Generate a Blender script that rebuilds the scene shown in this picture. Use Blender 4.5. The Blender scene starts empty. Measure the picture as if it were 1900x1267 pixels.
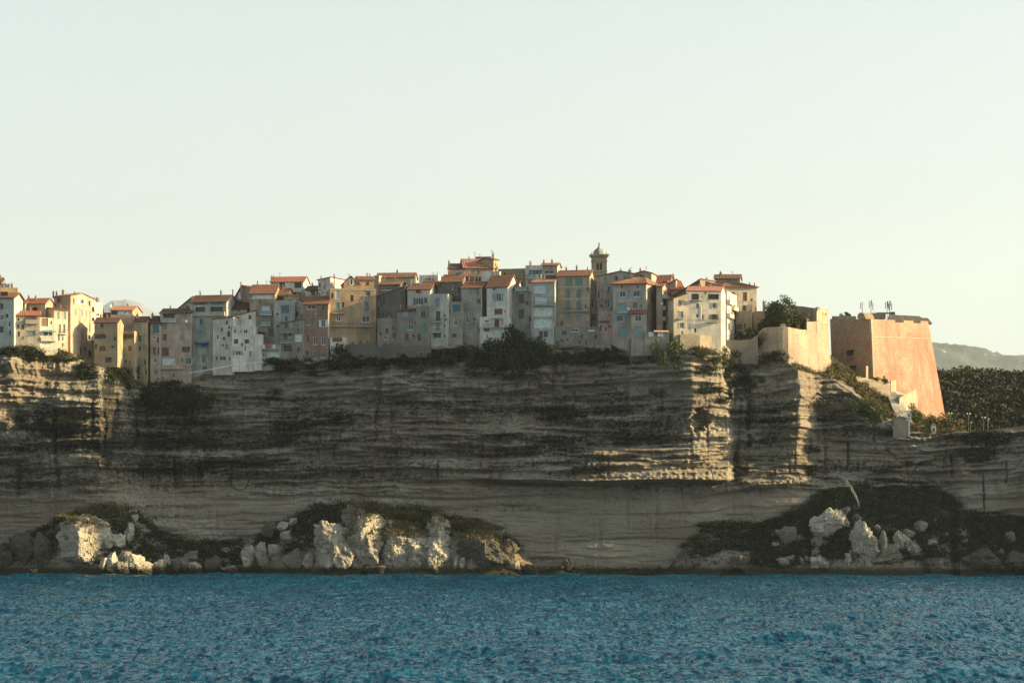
import bpy, math, random
import numpy as np
from mathutils import Vector
S = bpy.context.scene
COL = S.collection
R = math.radians
# ------------------------------------------------------------------ camera, light
FPX, HC, HY = 5333.0, 10.0, 1000.0          # focal length in photo pixels, camera height, horizon row
cam_d = bpy.data.cameras.new('camera'); cam = bpy.data.objects.new('camera', cam_d); COL.objects.link(cam)
cam.location = (0, 0, HC); cam.rotation_euler = (R(90), 0, 0)
cam_d.sensor_width = 36; cam_d.lens = FPX / 1900 * 36; cam_d.shift_y = (HY - 633.5) / 1900
cam_d.clip_start = 1; cam_d.clip_end = 60000
S.camera = cam
SUN_EL, SUN_AZ = 17.0, -0.6                   # azimuth measured from +X towards +Y (behind the town)
w = bpy.data.worlds.new('World'); S.world = w; w.use_nodes = True
nt = w.node_tree; bg = nt.nodes['Background']
sky = nt.nodes.new('ShaderNodeTexSky'); sky.sky_type = 'NISHITA'; sky.sun_disc = False
sky.sun_elevation = R(SUN_EL); sky.sun_rotation = R(90 - SUN_AZ)
sky.air_density = 1.0; sky.dust_density = 2.0; sky.ozone_density = 1.0
hs = nt.nodes.new('ShaderNodeHueSaturation'); hs.inputs['Saturation'].default_value = 0.34
tint = nt.nodes.new('ShaderNodeMix'); tint.data_type = 'RGBA'; tint.blend_type = 'MULTIPLY'
tint.inputs['Factor'].default_value = 1.0; tint.inputs['B'].default_value = (0.93, 1.0, 0.985, 1)
nt.links.new(sky.outputs[0], hs.inputs['Color']); nt.links.new(hs.outputs[0], tint.inputs['A'])
nt.links.new(tint.outputs['Result'], bg.inputs[0]); bg.inputs[1].default_value = 0.091
sd = bpy.data.lights.new('sun', 'SUN'); sd.energy = 5.0; sd.angle = R(0.5); sd.color = (1.0, 0.72, 0.34)
sun = bpy.data.objects.new('sun', sd); COL.objects.link(sun)
sdir = Vector((math.cos(R(SUN_EL)) * math.cos(R(SUN_AZ)), math.cos(R(SUN_EL)) * math.sin(R(SUN_AZ)), math.sin(R(SUN_EL))))
sun.rotation_euler = sdir.to_track_quat('Z', 'Y').to_euler(); sun.location = (300, 700, 300)
S.view_settings.view_transform = 'Standard'; S.view_settings.look = 'None'
S.view_settings.exposure = 1.40; S.view_settings.gamma = 1.0
# ------------------------------------------------------------------ numpy noise
def _hash(ix, iy, seed):
    h = (ix.astype(np.int64) * 374761393 + iy.astype(np.int64) * 668265263 + seed * 1442695041) & 0xffffffff
    h = ((h ^ (h >> 13)) * 1274126177) & 0xffffffff
    h = ((h ^ (h >> 16)) * 2246822519) & 0xffffffff
    return ((h ^ (h >> 15)) & 0xffffff) / float(0xffffff)
def noise2(x, y, seed=0):
    x = np.asarray(x, float); y = np.asarray(y, float); x, y = np.broadcast_arrays(x, y)
    ix = np.floor(x); iy = np.floor(y); fx = x - ix; fy = y - iy
    fx = fx * fx * (3 - 2 * fx); fy = fy * fy * (3 - 2 * fy)
    a = _hash(ix, iy, seed); b = _hash(ix + 1, iy, seed); c = _hash(ix, iy + 1, seed); d = _hash(ix + 1, iy + 1, seed)
    return (a + (b - a) * fx + (c - a) * fy + (a - b - c + d) * fx * fy) * 2 - 1
def fbm(x, y, seed=0, o=4, g=0.5):
    r = 0; a = 1; t = 0
    for i in range(o):
        r = r + a * noise2(np.asarray(x) * 2 ** i + 17.3 * i, np.asarray(y) * 2 ** i + 5.1 * i, seed + i * 7); t += a; a *= g
    return r / t
def fbm3(p, s, seed=0, o=3):
    return (fbm(p[:, 0] / s, p[:, 1] / s, seed, o) + fbm(p[:, 1] / s + 9, p[:, 2] / s, seed + 3, o) + fbm(p[:, 2] / s, p[:, 0] / s + 4, seed + 5, o)) / 1.8
def sstep(a, b, x):
    t = np.clip((x - a) / (b - a), 0, 1); return t * t * (3 - 2 * t)
# ------------------------------------------------------------------ projection helpers (real positions at real distances)
def X(px, D): return (px - 950.0) * D / FPX
def Z(py, D): return HC + (HY - py) * D / FPX
# ------------------------------------------------------------------ materials
MATS = {}
def base_mat(name, rough=0.85, spec=0.2):
    m = bpy.data.materials.new(name); m.use_nodes = True
    n = m.node_tree; b = n.nodes['Principled BSDF']
    b.inputs['Roughness'].default_value = rough; b.inputs['Specular IOR Level'].default_value = spec
    return m, n, b
def N(n, t, **kw):
    o = n.nodes.new(t)
    for k, v in kw.items():
        if k in o.inputs: o.inputs[k].default_value = v
        else: setattr(o, k, v)
    return o
def pos_scaled(n, s):
    g = N(n, 'ShaderNodeNewGeometry'); m = N(n, 'ShaderNodeVectorMath', operation='MULTIPLY'); m.inputs[1].default_value = s
    n.links.new(g.outputs['Position'], m.inputs[0]); return m.outputs[0]
def noise_node(n, s, detail=4, rough=0.55, scale=1.0, dist=0.0):
    t = N(n, 'ShaderNodeTexNoise'); t.inputs['Scale'].default_value = scale; t.inputs['Detail'].default_value = detail
    t.inputs['Roughness'].default_value = rough; t.inputs['Distortion'].default_value = dist
    n.links.new(pos_scaled(n, s), t.inputs['Vector']); return t.outputs['Fac']
def rng(n, src, a, b, c=0.0, d=1.0):
    m = N(n, 'ShaderNodeMapRange'); m.inputs['From Min'].default_value = a; m.inputs['From Max'].default_value = b
    m.inputs['To Min'].default_value = c; m.inputs['To Max'].default_value = d; n.links.new(src, m.inputs['Value']); return m.outputs[0]
def mixc(n, fac, a, b, mode='MIX'):
    m = N(n, 'ShaderNodeMix', data_type='RGBA', blend_type=mode)
    if isinstance(fac, (int, float)): m.inputs['Factor'].default_value = fac
    else: n.links.new(fac, m.inputs['Factor'])
    for k, v in (('A', a), ('B', b)):
        if isinstance(v, tuple): m.inputs[k].default_value = (*v[:3], 1)
        else: n.links.new(v, m.inputs[k])
    return m.outputs['Result']
def bump(n, b, h, dist, strength=1.0):
    k = N(n, 'ShaderNodeBump'); k.inputs['Strength'].default_value = strength; k.inputs['Distance'].default_value = dist
    n.links.new(h, k.inputs['Height']); n.links.new(k.outputs[0], b.inputs['Normal'])
def plaster(c):
    key = ('pl',) + tuple(c)
    if key in MATS: return MATS[key]
    m, n, b = base_mat('plaster_wall')
    big = noise_node(n, (0.35, 0.35, 0.3), 5, 0.6); streak = noise_node(n, (1.6, 1.6, 0.16), 4, 0.6); fine = noise_node(n, (2.2, 2.2, 2.2), 5, 0.65)
    c1 = mixc(n, rng(n, big, 0.38, 0.66), tuple(x * 0.72 for x in c), tuple(min(.9, x * 1.12) for x in c))
    c2 = mixc(n, rng(n, streak, 0.52, 0.68, 0, 0.5), c1, (c[0] * .42, c[1] * .40, c[2] * .36))
    c3 = mixc(n, rng(n, fine, 0.54, 0.66, 0, 0.5), c2, (c[0] * .55 + .03, c[1] * .52 + .03, c[2] * .5 + .03))
    n.links.new(c3, b.inputs['Base Color']); bump(n, b, fine, 0.06, 0.7)
    MATS[key] = m; return m
def courses(n, c, amt=.35, w=1.1, h=.46):
    g = N(n, 'ShaderNodeNewGeometry'); sp = N(n, 'ShaderNodeSeparateXYZ'); n.links.new(g.outputs['Position'], sp.inputs[0])
    a = N(n, 'ShaderNodeMath', operation='MULTIPLY_ADD'); a.inputs[1].default_value = .8; n.links.new(sp.outputs['Y'], a.inputs[0]); n.links.new(sp.outputs['X'], a.inputs[2])
    cb = N(n, 'ShaderNodeCombineXYZ'); n.links.new(a.outputs[0], cb.inputs[0]); n.links.new(sp.outputs['Z'], cb.inputs[1])
    bt = N(n, 'ShaderNodeTexBrick'); bt.inputs['Scale'].default_value = 1.0; bt.inputs['Brick Width'].default_value = w; bt.inputs['Row Height'].default_value = h; bt.inputs['Mortar Size'].default_value = .05; bt.inputs['Mortar Smooth'].default_value = .4
    bt.inputs['Color1'].default_value = (1, 1, 1, 1); bt.inputs['Color2'].default_value = (.78, .78, .76, 1); bt.inputs['Mortar'].default_value = (.45, .43, .40, 1); n.links.new(cb.outputs[0], bt.inputs['Vector'])
    return mixc(n, amt, c, bt.outputs['Color'], 'MULTIPLY')
def stone_wall(c, brick=True, scale=1.0):
    key = ('st', scale) + tuple(c)
    if key in MATS: return MATS[key]
    m, n, b = base_mat('stone_masonry', 0.95)
    big = noise_node(n, (0.12, 0.12, 0.1), 5, 0.6); fine = noise_node(n, (1.5, 1.5, 2.4), 6, 0.7); st = noise_node(n, (0.9, 0.9, 0.07), 4, 0.6)
    v = N(n, 'ShaderNodeTexVoronoi'); n.links.new(pos_scaled(n, (1.3 * scale, 1.3 * scale, 2.6 * scale)), v.inputs['Vector'])
    c1 = mixc(n, rng(n, big, 0.35, 0.65), tuple(x * 0.72 for x in c), tuple(min(.9, x * 1.15) for x in c))
    c1 = mixc(n, rng(n, v.outputs['Distance'], 0.45, 0.75, 0, 0.4), c1, tuple(x * .5 for x in c))
    c2 = mixc(n, rng(n, st, 0.5, 0.72, 0, 0.55), c1, (c[0] * .5, c[1] * .45, c[2] * .4))
    c3 = mixc(n, rng(n, fine, 0.5, 0.68, 0, 0.7), c2, tuple(x * .45 for x in c)); c3 = courses(n, c3, .5, .8 / scale, .38 / scale)
    n.links.new(c3, b.inputs['Base Color']); bump(n, b, fine, 0.18, 0.9)
    MATS[key] = m; return m
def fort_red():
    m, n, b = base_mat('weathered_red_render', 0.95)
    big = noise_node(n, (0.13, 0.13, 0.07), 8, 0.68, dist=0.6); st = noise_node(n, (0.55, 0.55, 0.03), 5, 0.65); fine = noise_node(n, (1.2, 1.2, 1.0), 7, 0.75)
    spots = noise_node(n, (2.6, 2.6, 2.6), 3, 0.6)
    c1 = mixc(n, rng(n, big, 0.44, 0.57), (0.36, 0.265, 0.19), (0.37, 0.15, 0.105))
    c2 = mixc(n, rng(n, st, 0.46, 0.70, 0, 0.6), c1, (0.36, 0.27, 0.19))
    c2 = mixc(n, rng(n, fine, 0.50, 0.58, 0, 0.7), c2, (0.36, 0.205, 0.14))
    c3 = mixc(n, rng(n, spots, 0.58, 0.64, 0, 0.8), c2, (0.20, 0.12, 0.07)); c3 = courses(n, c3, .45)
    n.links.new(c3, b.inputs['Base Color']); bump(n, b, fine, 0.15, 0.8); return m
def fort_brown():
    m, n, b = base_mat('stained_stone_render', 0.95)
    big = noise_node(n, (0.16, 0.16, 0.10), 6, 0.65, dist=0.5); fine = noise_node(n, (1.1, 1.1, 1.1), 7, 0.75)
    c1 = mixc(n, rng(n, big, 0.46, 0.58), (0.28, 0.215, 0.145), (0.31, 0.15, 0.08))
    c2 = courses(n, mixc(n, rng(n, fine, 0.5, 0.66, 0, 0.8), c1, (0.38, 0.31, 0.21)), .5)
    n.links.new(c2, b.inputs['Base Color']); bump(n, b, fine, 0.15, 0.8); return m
def simple(name, c, rough=0.7, spec=0.3, var=0.25, s=1.5, metal=0.0):
    key = (name,) + tuple(c)
    if key in MATS: return MATS[key]
    m, n, b = base_mat(name, rough, spec); f = noise_node(n, (s, s, s), 4, 0.6)
    n.links.new(mixc(n, rng(n, f, 0.3, 0.7), tuple(x * (1 - var) for x in c), tuple(min(.95, x * (1 + var)) for x in c)), b.inputs['Base Color'])
    b.inputs['Metallic'].default_value = metal
    MATS[key] = m; return m
def tile(c):
    key = ('tile',) + tuple(c)
    if key in MATS: return MATS[key]
    m, n, b = base_mat('terracotta_tiles', 0.9)
    f = noise_node(n, (1.9, 1.9, 3.0), 6, 0.7); g = noise_node(n, (0.4, 0.4, 0.5), 3, 0.5)
    c1 = mixc(n, rng(n, f, 0.36, 0.66), (c[0] * .55, c[1] * .5, c[2] * .5), (min(.8, c[0] * 1.3), c[1] * 1.4, c[2] * 1.5))
    c2 = mixc(n, rng(n, g, 0.5, 0.7, 0, 0.45), c1, (c[0] * .5 + .05, c[1] * .7 + .05, c[2] * .8 + .04))
    n.links.new(c2, b.inputs['Base Color']); bump(n, b, f, 0.08); MATS[key] = m; return m
def glass_mat():
    m, n, b = base_mat('dark_window_glass', 0.12, 0.5); f = noise_node(n, (0.8, 0.8, 0.8), 2)
    n.links.new(mixc(n, rng(n, f, 0.35, 0.65), (0.008, 0.012, 0.014), (0.035, 0.045, 0.045)), b.inputs['Base Color']); return m
def foliage_mat(name, dark, light, s=0.6):
    m, n, b = base_mat(name, 0.75, 0.15)
    f = noise_node(n, (s, s, s), 3, 0.6); g = noise_node(n, (4, 4, 4), 2, 0.5)
    c = mixc(n, rng(n, f, 0.35, 0.65), dark, light); c = mixc(n, rng(n, g, 0.4, 0.7, 0, 0.5), c, tuple(x * 0.45 for x in dark))
    n.links.new(c, b.inputs['Base Color']); return m
def limestone(name, pale, warm, dark, attr=True):
    m, n, b = base_mat(name, 0.95, 0.1)
    str1 = noise_node(n, (0.07, 0.07, 1.2), 7, 0.68, dist=0.35); str2 = noise_node(n, (0.28, 0.28, 3.2), 6, 0.72, dist=0.4)
    big = noise_node(n, (0.05, 0.05, 0.09), 5, 0.6); fine = noise_node(n, (0.9, 0.9, 1.3), 9, 0.75); ver = noise_node(n, (1.1, 1.1, 0.10), 5, 0.7)
    c = mixc(n, rng(n, big, 0.40, 0.62), pale, warm); bnd = noise_node(n, (0.012, 0.012, 0.17), 3, 0.5)
    c = mixc(n, rng(n, bnd, 0.44, 0.58, 0, .38), c, tuple(x * .58 for x in warm))
    def damp(sock, k):
        if not attr:
            mu = N(n, 'ShaderNodeMath', operation='MULTIPLY'); n.links.new(sock, mu.inputs[0]); mu.inputs[1].default_value = .45; return mu.outputs[0]
        at = N(n, 'ShaderNodeAttribute', attribute_name='bed'); mu = N(n, 'ShaderNodeMath', operation='MULTIPLY'); n.links.new(rng(n, at.outputs['Fac'], 0, 1, k, 1.0), mu.inputs[0]); n.links.new(sock, mu.inputs[1]); return mu.outputs[0]
    c = mixc(n, damp(rng(n, str1, 0.52, 0.60, 0, 0.6), .15), c, tuple(x * 0.42 for x in pale))
    c = mixc(n, damp(rng(n, str2, 0.54, 0.64, 0, 0.65), .12), c, tuple(x * 0.28 for x in warm))
    c = mixc(n, damp(rng(n, fine, 0.51, 0.60, 0, 0.75), .3), c, tuple(x * 0.33 for x in pale))
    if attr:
        a = N(n, 'ShaderNodeAttribute', attribute_name='stain_shade')
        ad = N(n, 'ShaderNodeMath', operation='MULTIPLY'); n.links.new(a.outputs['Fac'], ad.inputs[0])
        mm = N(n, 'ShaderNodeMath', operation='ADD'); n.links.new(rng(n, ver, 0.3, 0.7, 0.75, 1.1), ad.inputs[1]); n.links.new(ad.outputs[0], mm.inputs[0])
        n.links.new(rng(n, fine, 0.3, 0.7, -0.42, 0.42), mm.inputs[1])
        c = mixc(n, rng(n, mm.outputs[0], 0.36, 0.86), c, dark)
    # dark algae just above the water
    g = N(n, 'ShaderNodeNewGeometry'); sp = N(n, 'ShaderNodeSeparateXYZ'); n.links.new(g.outputs['Position'], sp.inputs[0])
    h = N(n, 'ShaderNodeMath', operation='ADD'); n.links.new(sp.outputs['Z'], h.inputs[0]); n.links.new(rng(n, fine, 0.3, 0.7, -1.0, 1.0), h.inputs[1])
    c = mixc(n, rng(n, h.outputs[0], 1.6, 2.6, 1.0, 0.0), c, (0.035, 0.035, 0.022))
    n.links.new(c, b.inputs['Base Color'])
    hh = N(n, 'ShaderNodeMath', operation='ADD'); n.links.new(str2, hh.inputs[0]); n.links.new(fine, hh.inputs[1])
    bump(n, b, hh.outputs[0], 0.6, 1.0); return m
M = {}
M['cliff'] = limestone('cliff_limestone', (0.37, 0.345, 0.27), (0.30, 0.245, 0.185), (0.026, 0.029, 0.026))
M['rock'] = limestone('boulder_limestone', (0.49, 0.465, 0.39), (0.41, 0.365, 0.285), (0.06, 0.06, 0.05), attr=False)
M['rockmid'] = limestone('midtone_limestone', (0.30, 0.285, 0.235), (0.25, 0.22, 0.17), (0.06, 0.06, 0.05), attr=False)  # middle rock tone, handed to boulders by seed
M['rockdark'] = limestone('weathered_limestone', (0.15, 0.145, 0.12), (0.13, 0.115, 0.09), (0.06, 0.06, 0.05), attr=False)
M['glass'] = glass_mat()
M['frame_w'] = simple('white_painted_wood', (0.62, 0.62, 0.58)); M['frame_d'] = simple('brown_painted_wood', (0.13, 0.09, 0.06)); M['frame_g'] = simple('grey_painted_wood', (0.26, 0.27, 0.26))
M['blue'] = simple('blue_paint', (0.07, 0.15, 0.21)); M['teal'] = simple('teal_paint', (0.20, 0.30, 0.31)); M['green'] = simple('green_paint', (0.13, 0.22, 0.17))
M['grey'] = simple('grey_shutter_paint', (0.22, 0.25, 0.24)); M['brown'] = simple('brown_shutter_paint', (0.14, 0.085, 0.06)); M['whitesh'] = simple('white_shutter_paint', (0.62, 0.64, 0.62))
M['curtain'] = simple('pale_curtain', (0.50, 0.58, 0.56)); M['metal'] = simple('dark_iron', (0.05, 0.05, 0.05), 0.5, 0.5); M['pipe'] = simple('white_pipe', (0.6, 0.6, 0.56))
M['dish'] = simple('dish_enamel', (0.6, 0.6, 0.58)); M['conc'] = simple('balcony_concrete', (0.42, 0.40, 0.35)); M['clay'] = simple('clay_chimney', (0.36, 0.2, 0.12))
M['fol'] = foliage_mat('dark_evergreen_leaves', (0.014, 0.022, 0.013), (0.036, 0.048, 0.021))
M['folg'] = foliage_mat('green_leaves', (0.045, 0.065, 0.02), (0.13, 0.14, 0.045))
M['folo'] = foliage_mat('dry_olive_scrub', (0.06, 0.06, 0.025), (0.17, 0.13, 0.045))
M['bark'] = simple('bark', (0.10, 0.075, 0.05))
M['grass'] = foliage_mat('dry_grass_ground', (0.13, 0.11, 0.05), (0.20, 0.16, 0.07))
# ------------------------------------------------------------------ mesh helpers
class MB:
    def __init__(s): s.v = []; s.f = []
    def quad(s, a, b, c, d): i = len(s.v); s.v += [a, b, c, d]; s.f.append((i, i + 1, i + 2, i + 3))
    def poly(s, pts): i = len(s.v); s.v += list(pts); s.f.append(tuple(range(i, i + len(pts))))
    def hexa(s, p):      # 8 corners: bottom ring 0-3, top ring 4-7
        i = len(s.v); s.v += list(p)
        for q in ((0, 3, 2, 1), (4, 5, 6, 7), (0, 1, 5, 4), (1, 2, 6, 5), (2, 3, 7, 6), (3, 0, 4, 7)): s.f.append(tuple(i + k for k in q))
    def box(s, c, d, ax=None):   # centre, sizes, optional axes
        ax = ax or (Vector((1, 0, 0)), Vector((0, 1, 0)), Vector((0, 0, 1))); c = Vector(c)
        P = lambda a, b, e: c + ax[0] * (a * d[0] / 2) + ax[1] * (b * d[1] / 2) + ax[2] * (e * d[2] / 2)
        s.hexa([P(-1, -1, -1), P(1, -1, -1), P(1, 1, -1), P(-1, 1, -1), P(-1, -1, 1), P(1, -1, 1), P(1, 1, 1), P(-1, 1, 1)])
    def tube(s, pts, r, k=6):
        pts = [Vector(p) for p in pts]; rr = r if isinstance(r, (list, tuple)) else [r] * len(pts); i0 = len(s.v)
        for j, p in enumerate(pts):
            t = (pts[min(j + 1, len(pts) - 1)] - pts[max(j - 1, 0)]).normalized()
            a = t.orthogonal().normalized(); b = t.cross(a)
            for q in range(k): s.v.append(p + (a * math.cos(2 * math.pi * q / k) + b * math.sin(2 * math.pi * q / k)) * rr[j])
        for j in range(len(pts) - 1):
            for q in range(k):
                q2 = (q + 1) % k; s.f.append((i0 + j * k + q, i0 + j * k + q2, i0 + (j + 1) * k + q2, i0 + (j + 1) * k + q))
        s.f.append(tuple(i0 + q for q in range(k))[::-1]); s.f.append(tuple(i0 + (len(pts) - 1) * k + q for q in range(k)))
    def lathe(s, c, prof, k=16):
        i0 = len(s.v); c = Vector(c)
        for (r, z) in prof:
            for q in range(k): s.v.append(c + Vector((r * math.cos(2 * math.pi * q / k), r * math.sin(2 * math.pi * q / k), z)))
        for j in range(len(prof) - 1):
            for q in range(k):
                q2 = (q + 1) % k; s.f.append((i0 + j * k + q, i0 + j * k + q2, i0 + (j + 1) * k + q2, i0 + (j + 1) * k + q))
    def build(s, name, mat, parent=None, org=None, smooth=False):
        o0 = Vector(org) if org is not None else Vector((0, 0, 0))
        me = bpy.data.meshes.new(name); me.from_pydata([tuple(Vector(v) - o0) for v in s.v], [], s.f)
        me.materials.append(mat); me.validate()
        if smooth:
            for p in me.polygons: p.use_smooth = True
        o = bpy.data.objects.new(name, me); COL.objects.link(o)
        if parent: o.parent = parent
        elif org is not None: o.location = o0
        return o
def np_mesh(name, V, F, mat, smooth=False, loc=(0, 0, 0), attrs=None):
    me = bpy.data.meshes.new(name); nf, k = F.shape
    me.vertices.add(len(V)); me.vertices.foreach_set('co', V.astype(np.float32).ravel())
    me.loops.add(nf * k); me.loops.foreach_set('vertex_index', F.astype(np.int32).ravel())
    me.polygons.add(nf); me.polygons.foreach_set('loop_start', (np.arange(nf) * k).astype(np.int32))
    try: me.polygons.foreach_set('loop_total', np.full(nf, k, np.int32))
    except Exception: pass
    me.update(calc_edges=True)
    me.polygons.foreach_set('use_smooth', np.full(nf, smooth, bool))
    for nme, arr in (attrs or {}).items():
        a = me.attributes.new(nme, 'FLOAT', 'POINT'); a.data.foreach_set('value', arr.astype(np.float32).ravel())
    me.materials.append(mat); o = bpy.data.objects.new(name, me); o.location = loc; COL.objects.link(o); return o
def grid_faces(nr, nc):
    i = np.arange(nr - 1)[:, None] * nc + np.arange(nc - 1)[None, :]; i = i.ravel()
    return np.stack([i, i + 1, i + nc + 1, i + nc], 1)
def tag(o, label=None, cat=None, group=None, kind=None):
    if label: o['label'] = label
    if cat: o['category'] = cat
    if group: o['group'] = group
    if kind: o['kind'] = kind
    return o
def empty(name, loc):
    o = bpy.data.objects.new(name, None); o.location = loc; o.empty_display_size = 1; COL.objects.link(o); return o
# ------------------------------------------------------------------ the cliff
CX = [-300, -100, 0, 30, 90, 150, 185, 205, 270, 420, 600, 850, 1100, 1240, 1285, 1350, 1362, 1420, 1478, 1484, 1512, 1530, 1600, 1700, 1760, 1775, 1785, 1900, 2050, 2200, 2500]  # right-most columns: unseen headland, added to cast shade on the talus
CT = {
 640: [818, 812, 798, 798, 808, 814, 817, 821, 831, 824, 820, 814, 809, 800, 798.5, 805, 812, 813, 811, 811, 818, 819, 818, 820, 820, 819, 817, 814, 800, 790, 780],
 700: [815, 808, 796, 797, 807, 807.5, 808, 815, 829, 823, 819, 813, 808, 799.5, 797.5, 805, 812, 814, 808, 808, 817, 818, 816, 818, 818, 817, 815, 812, 800, 790, 780],
 745: [815, 808, 797, 803.5, 804.5, 804.5, 806, 813, 827, 823, 819, 813, 808, 799, 797.5, 805, 812, 812, 807, 807, 816, 817, 815, 816, 816, 815, 813, 812, 798, 788, 778],
 790: [814, 808, 803, 804, 804, 804.5, 806, 812, 826, 822, 818, 813, 807, 799, 797.5, 805, 812, 812, 806, 806, 815, 816, 814, 812, 812, 812, 809, 808, 796, 786, 778],
 840: [813, 810, 808, 808, 808, 807, 808, 814, 825, 821, 818, 812, 800, 800.8, 801, 805.5, 812, 812, 808, 809, 813, 814, 813, 810, 810, 808.5, 807, 806, 794, 784, 778],
 852: [813, 812, 810, 809, 809, 808, 808, 811, 819, 820, 817, 812, 799.5, 800.5, 801, 805.5, 811, 811, 810, 810, 812, 813, 812, 810, 810, 808.5, 807, 805, 792, 782, 778],
 868: [813, 812, 810, 809, 809, 808, 808, 811, 818, 820, 816, 811.5, 797.5, 800, 801.5, 805.5, 811, 811, 810, 810, 812, 813, 812, 810, 810, 808.5, 806, 805, 792, 782, 778],
 889: [813, 812, 810, 809, 809, 808, 808, 811, 817.5, 820, 816, 808.5, 792, 796.5, 798.8, 803.3, 810, 811, 810, 810, 812, 813, 812, 810, 810, 808.5, 806, 805, 792, 782, 778],
 897: [813, 813, 811, 811, 811, 810, 810, 811.5, 817, 819, 816, 811, 808, 807.5, 808.5, 809.5, 810, 809, 808.5, 808.5, 809.5, 810, 812, 810, 810, 808.5, 806, 805, 792, 782, 778],
 960: [815, 815, 814, 814, 813, 812, 812, 813, 817, 819, 815, 811, 809, 808, 807.5, 807, 807, 806.5, 806.5, 806.5, 807, 807.5, 812, 811, 811, 808.5, 807, 806, 792, 782, 778],
 1070: [816, 816, 815, 815, 814, 814, 814, 816, 818, 817, 813, 809, 806, 804.5, 804, 803.5, 803.5, 804, 808, 808, 809, 810, 810, 810, 811, 811, 806, 806, 790, 780, 776]}
CR = sorted(CT); CTA = np.array([CT[r] for r in CR], float)
EDX = [-300, -100, 0, 60, 110, 130, 180, 200, 262, 272, 360, 390, 480, 560, 640, 760, 850, 950, 1030, 1130, 1180, 1260, 1300, 1345, 1362, 1450, 1480, 1550, 1600, 1650, 1690, 1730, 1780, 1900, 2500]
EDY = [650, 652, 652, 648, 656, 664, 686, 686, 700, 711, 701, 686, 670, 664, 650, 646, 640, 640, 640, 642, 655, 652, 648, 642, 655, 662, 686, 707, 743, 783, 803, 803, 803, 798, 790]
def base_depth(px, py):
    px = np.asarray(px, float); py = np.clip(np.asarray(py, float), CR[0], CR[-1]); px, py = np.broadcast_arrays(px, py); px = px + 8 * fbm(py / 26.0, py * 0 + 3.3, 301, 4, .6) * sstep(650, 680, py); py = py + 5 * fbm(px / 70.0, px * 0 + 8.1, 302, 3) * sstep(680, 720, py) * (1 - sstep(1000, 1050, py))
    cols = [np.interp(px, CX, CTA[i]) for i in range(len(CR))]; out = cols[0].copy()
    for i in range(len(CR) - 1):
        t = np.clip((py - CR[i]) / (CR[i + 1] - CR[i]), 0, 1); m = py >= CR[i]
        out = np.where(m, cols[i] * (1 - t) + cols[i + 1] * t, out)
    return out
def E(px): return float(base_depth(px, np.interp(px, EDX, EDY)))
def detail_depth(Xw, Zw, px, py):
    """relief of the beds: protrudes (negative) or recedes (positive), metres"""
    zt = Zw - 0.018 * Xw + 1.8 * fbm(Xw / 38, Zw / 26, 3, 4)
    hi = 1 - sstep(890, 930, py) * 0.76                     # the lowest beds are smoother
    sh = lambda v, k: np.tanh(v * k)
    s1 = fbm(Xw / 34, zt / 3.4, 11, 4, .55); s2 = fbm(Xw / 13, zt / 1.4, 12, 2); s3 = noise2(Xw / 4.5, zt / 0.62, 13)
    act = sstep(-.35, .25, fbm(Xw / 30, Zw / 9, 14, 2))
    lay = -1.7 * sh(s1, 6) - (0.40 + .65 * act) * sh(s2, 4) - (.25 + .45 * act) * sh(s3, 3)
    rough = fbm(Xw / 5.5, Zw / 7, 21, 5, 0.6) * 1.9 + fbm(Xw / 26, Zw / 20, 22, 3) * 2.2
    blk = np.abs(fbm(Xw / 7, Zw / 9, 25, 3)); ver = np.clip(.07 - blk, 0, 1) * 16 * sstep(-.1, .3, fbm(Xw / 20, Zw / 14, 26, 2)) + np.clip(fbm(Xw / 2.0, Zw / 15, 31, 3) - 0.28, 0, 1) * 3.2
    rgt = sstep(1090, 1180, px) * (1 - sstep(1352, 1370, px)) * sstep(800, 845, py) * (1 - sstep(888, 900, py))
    return (.30 * noise2(Xw / .75, Zw / .55, 18) * (.5 + act) + lay * (1 + 0.45 * rgt - 1.1 * rgt * sstep(862, 872, py)) + rough * (0.8 - 0.5 * rgt + 1.0 * (1 - sstep(130, 180, px)) * (1 - sstep(760, 820, py))) + ver * (1 - .7 * rgt)) * hi
def cavity(px, py, d):
    wob = 1.5 * fbm(px / 17, py / 11, 200, 4)
    for (cx, cy, rx, ry, dep) in ((1300, 778, 18, 20, 6.0), (1240, 762, 22, 9, 3.0), (1225, 730, 16, 8, 2.5), (1244, 787, 7, 12, 2.0), (1367, 860, 5, 24, 3.0), (1390, 770, 7, 50, 3.5), (1768, 860, 2.5, 32, 2.0),
                              (1575, 842, 2.2, 20, 2.0), (812, 878, 2.5, 20, 2.0), (1350, 715, 9, 42, 5.0), (192, 800, 5, 60, 2.5), (245, 780, 12, 55, 3), (100, 800, 4, 50, 2.5), (35, 880, 5, 40, 2.0), (1390, 700, 25, 14, 3),
                              (1826, 910, 1.8, 34, 2.5), (1868, 880, 1.5, 26, 1.5)):
        q = ((px - cx) / rx) ** 2 + ((py - cy) / ry) ** 2 + wob
        d = d + dep * np.clip(1.15 - q, 0, .8)
    for (cy, x0, x1, dep, hh) in ((836, 700, 1290, 1.6, 5), (741, 560, 1250, 1.0, 3), (852, 1130, 1310, 1.4, 4), (868, 1180, 1300, .9, 3), (899, 900, 1340, 1.3, 4), (924, 400, 1250, 0.8, 3), (1003, 1060, 1300, 0.7, 2.5), (800, 420, 1180, .8, 3), (822, 1390, 1640, 1.0, 3)):
        yy = cy + 4 * np.sin(px / 61.0 + cy)
        d = d + dep * np.exp(-((py - yy) / hh) ** 2) * sstep(x0 - 60, x0, px) * (1 - sstep(x1, x1 + 50, px))
    return d
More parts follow.
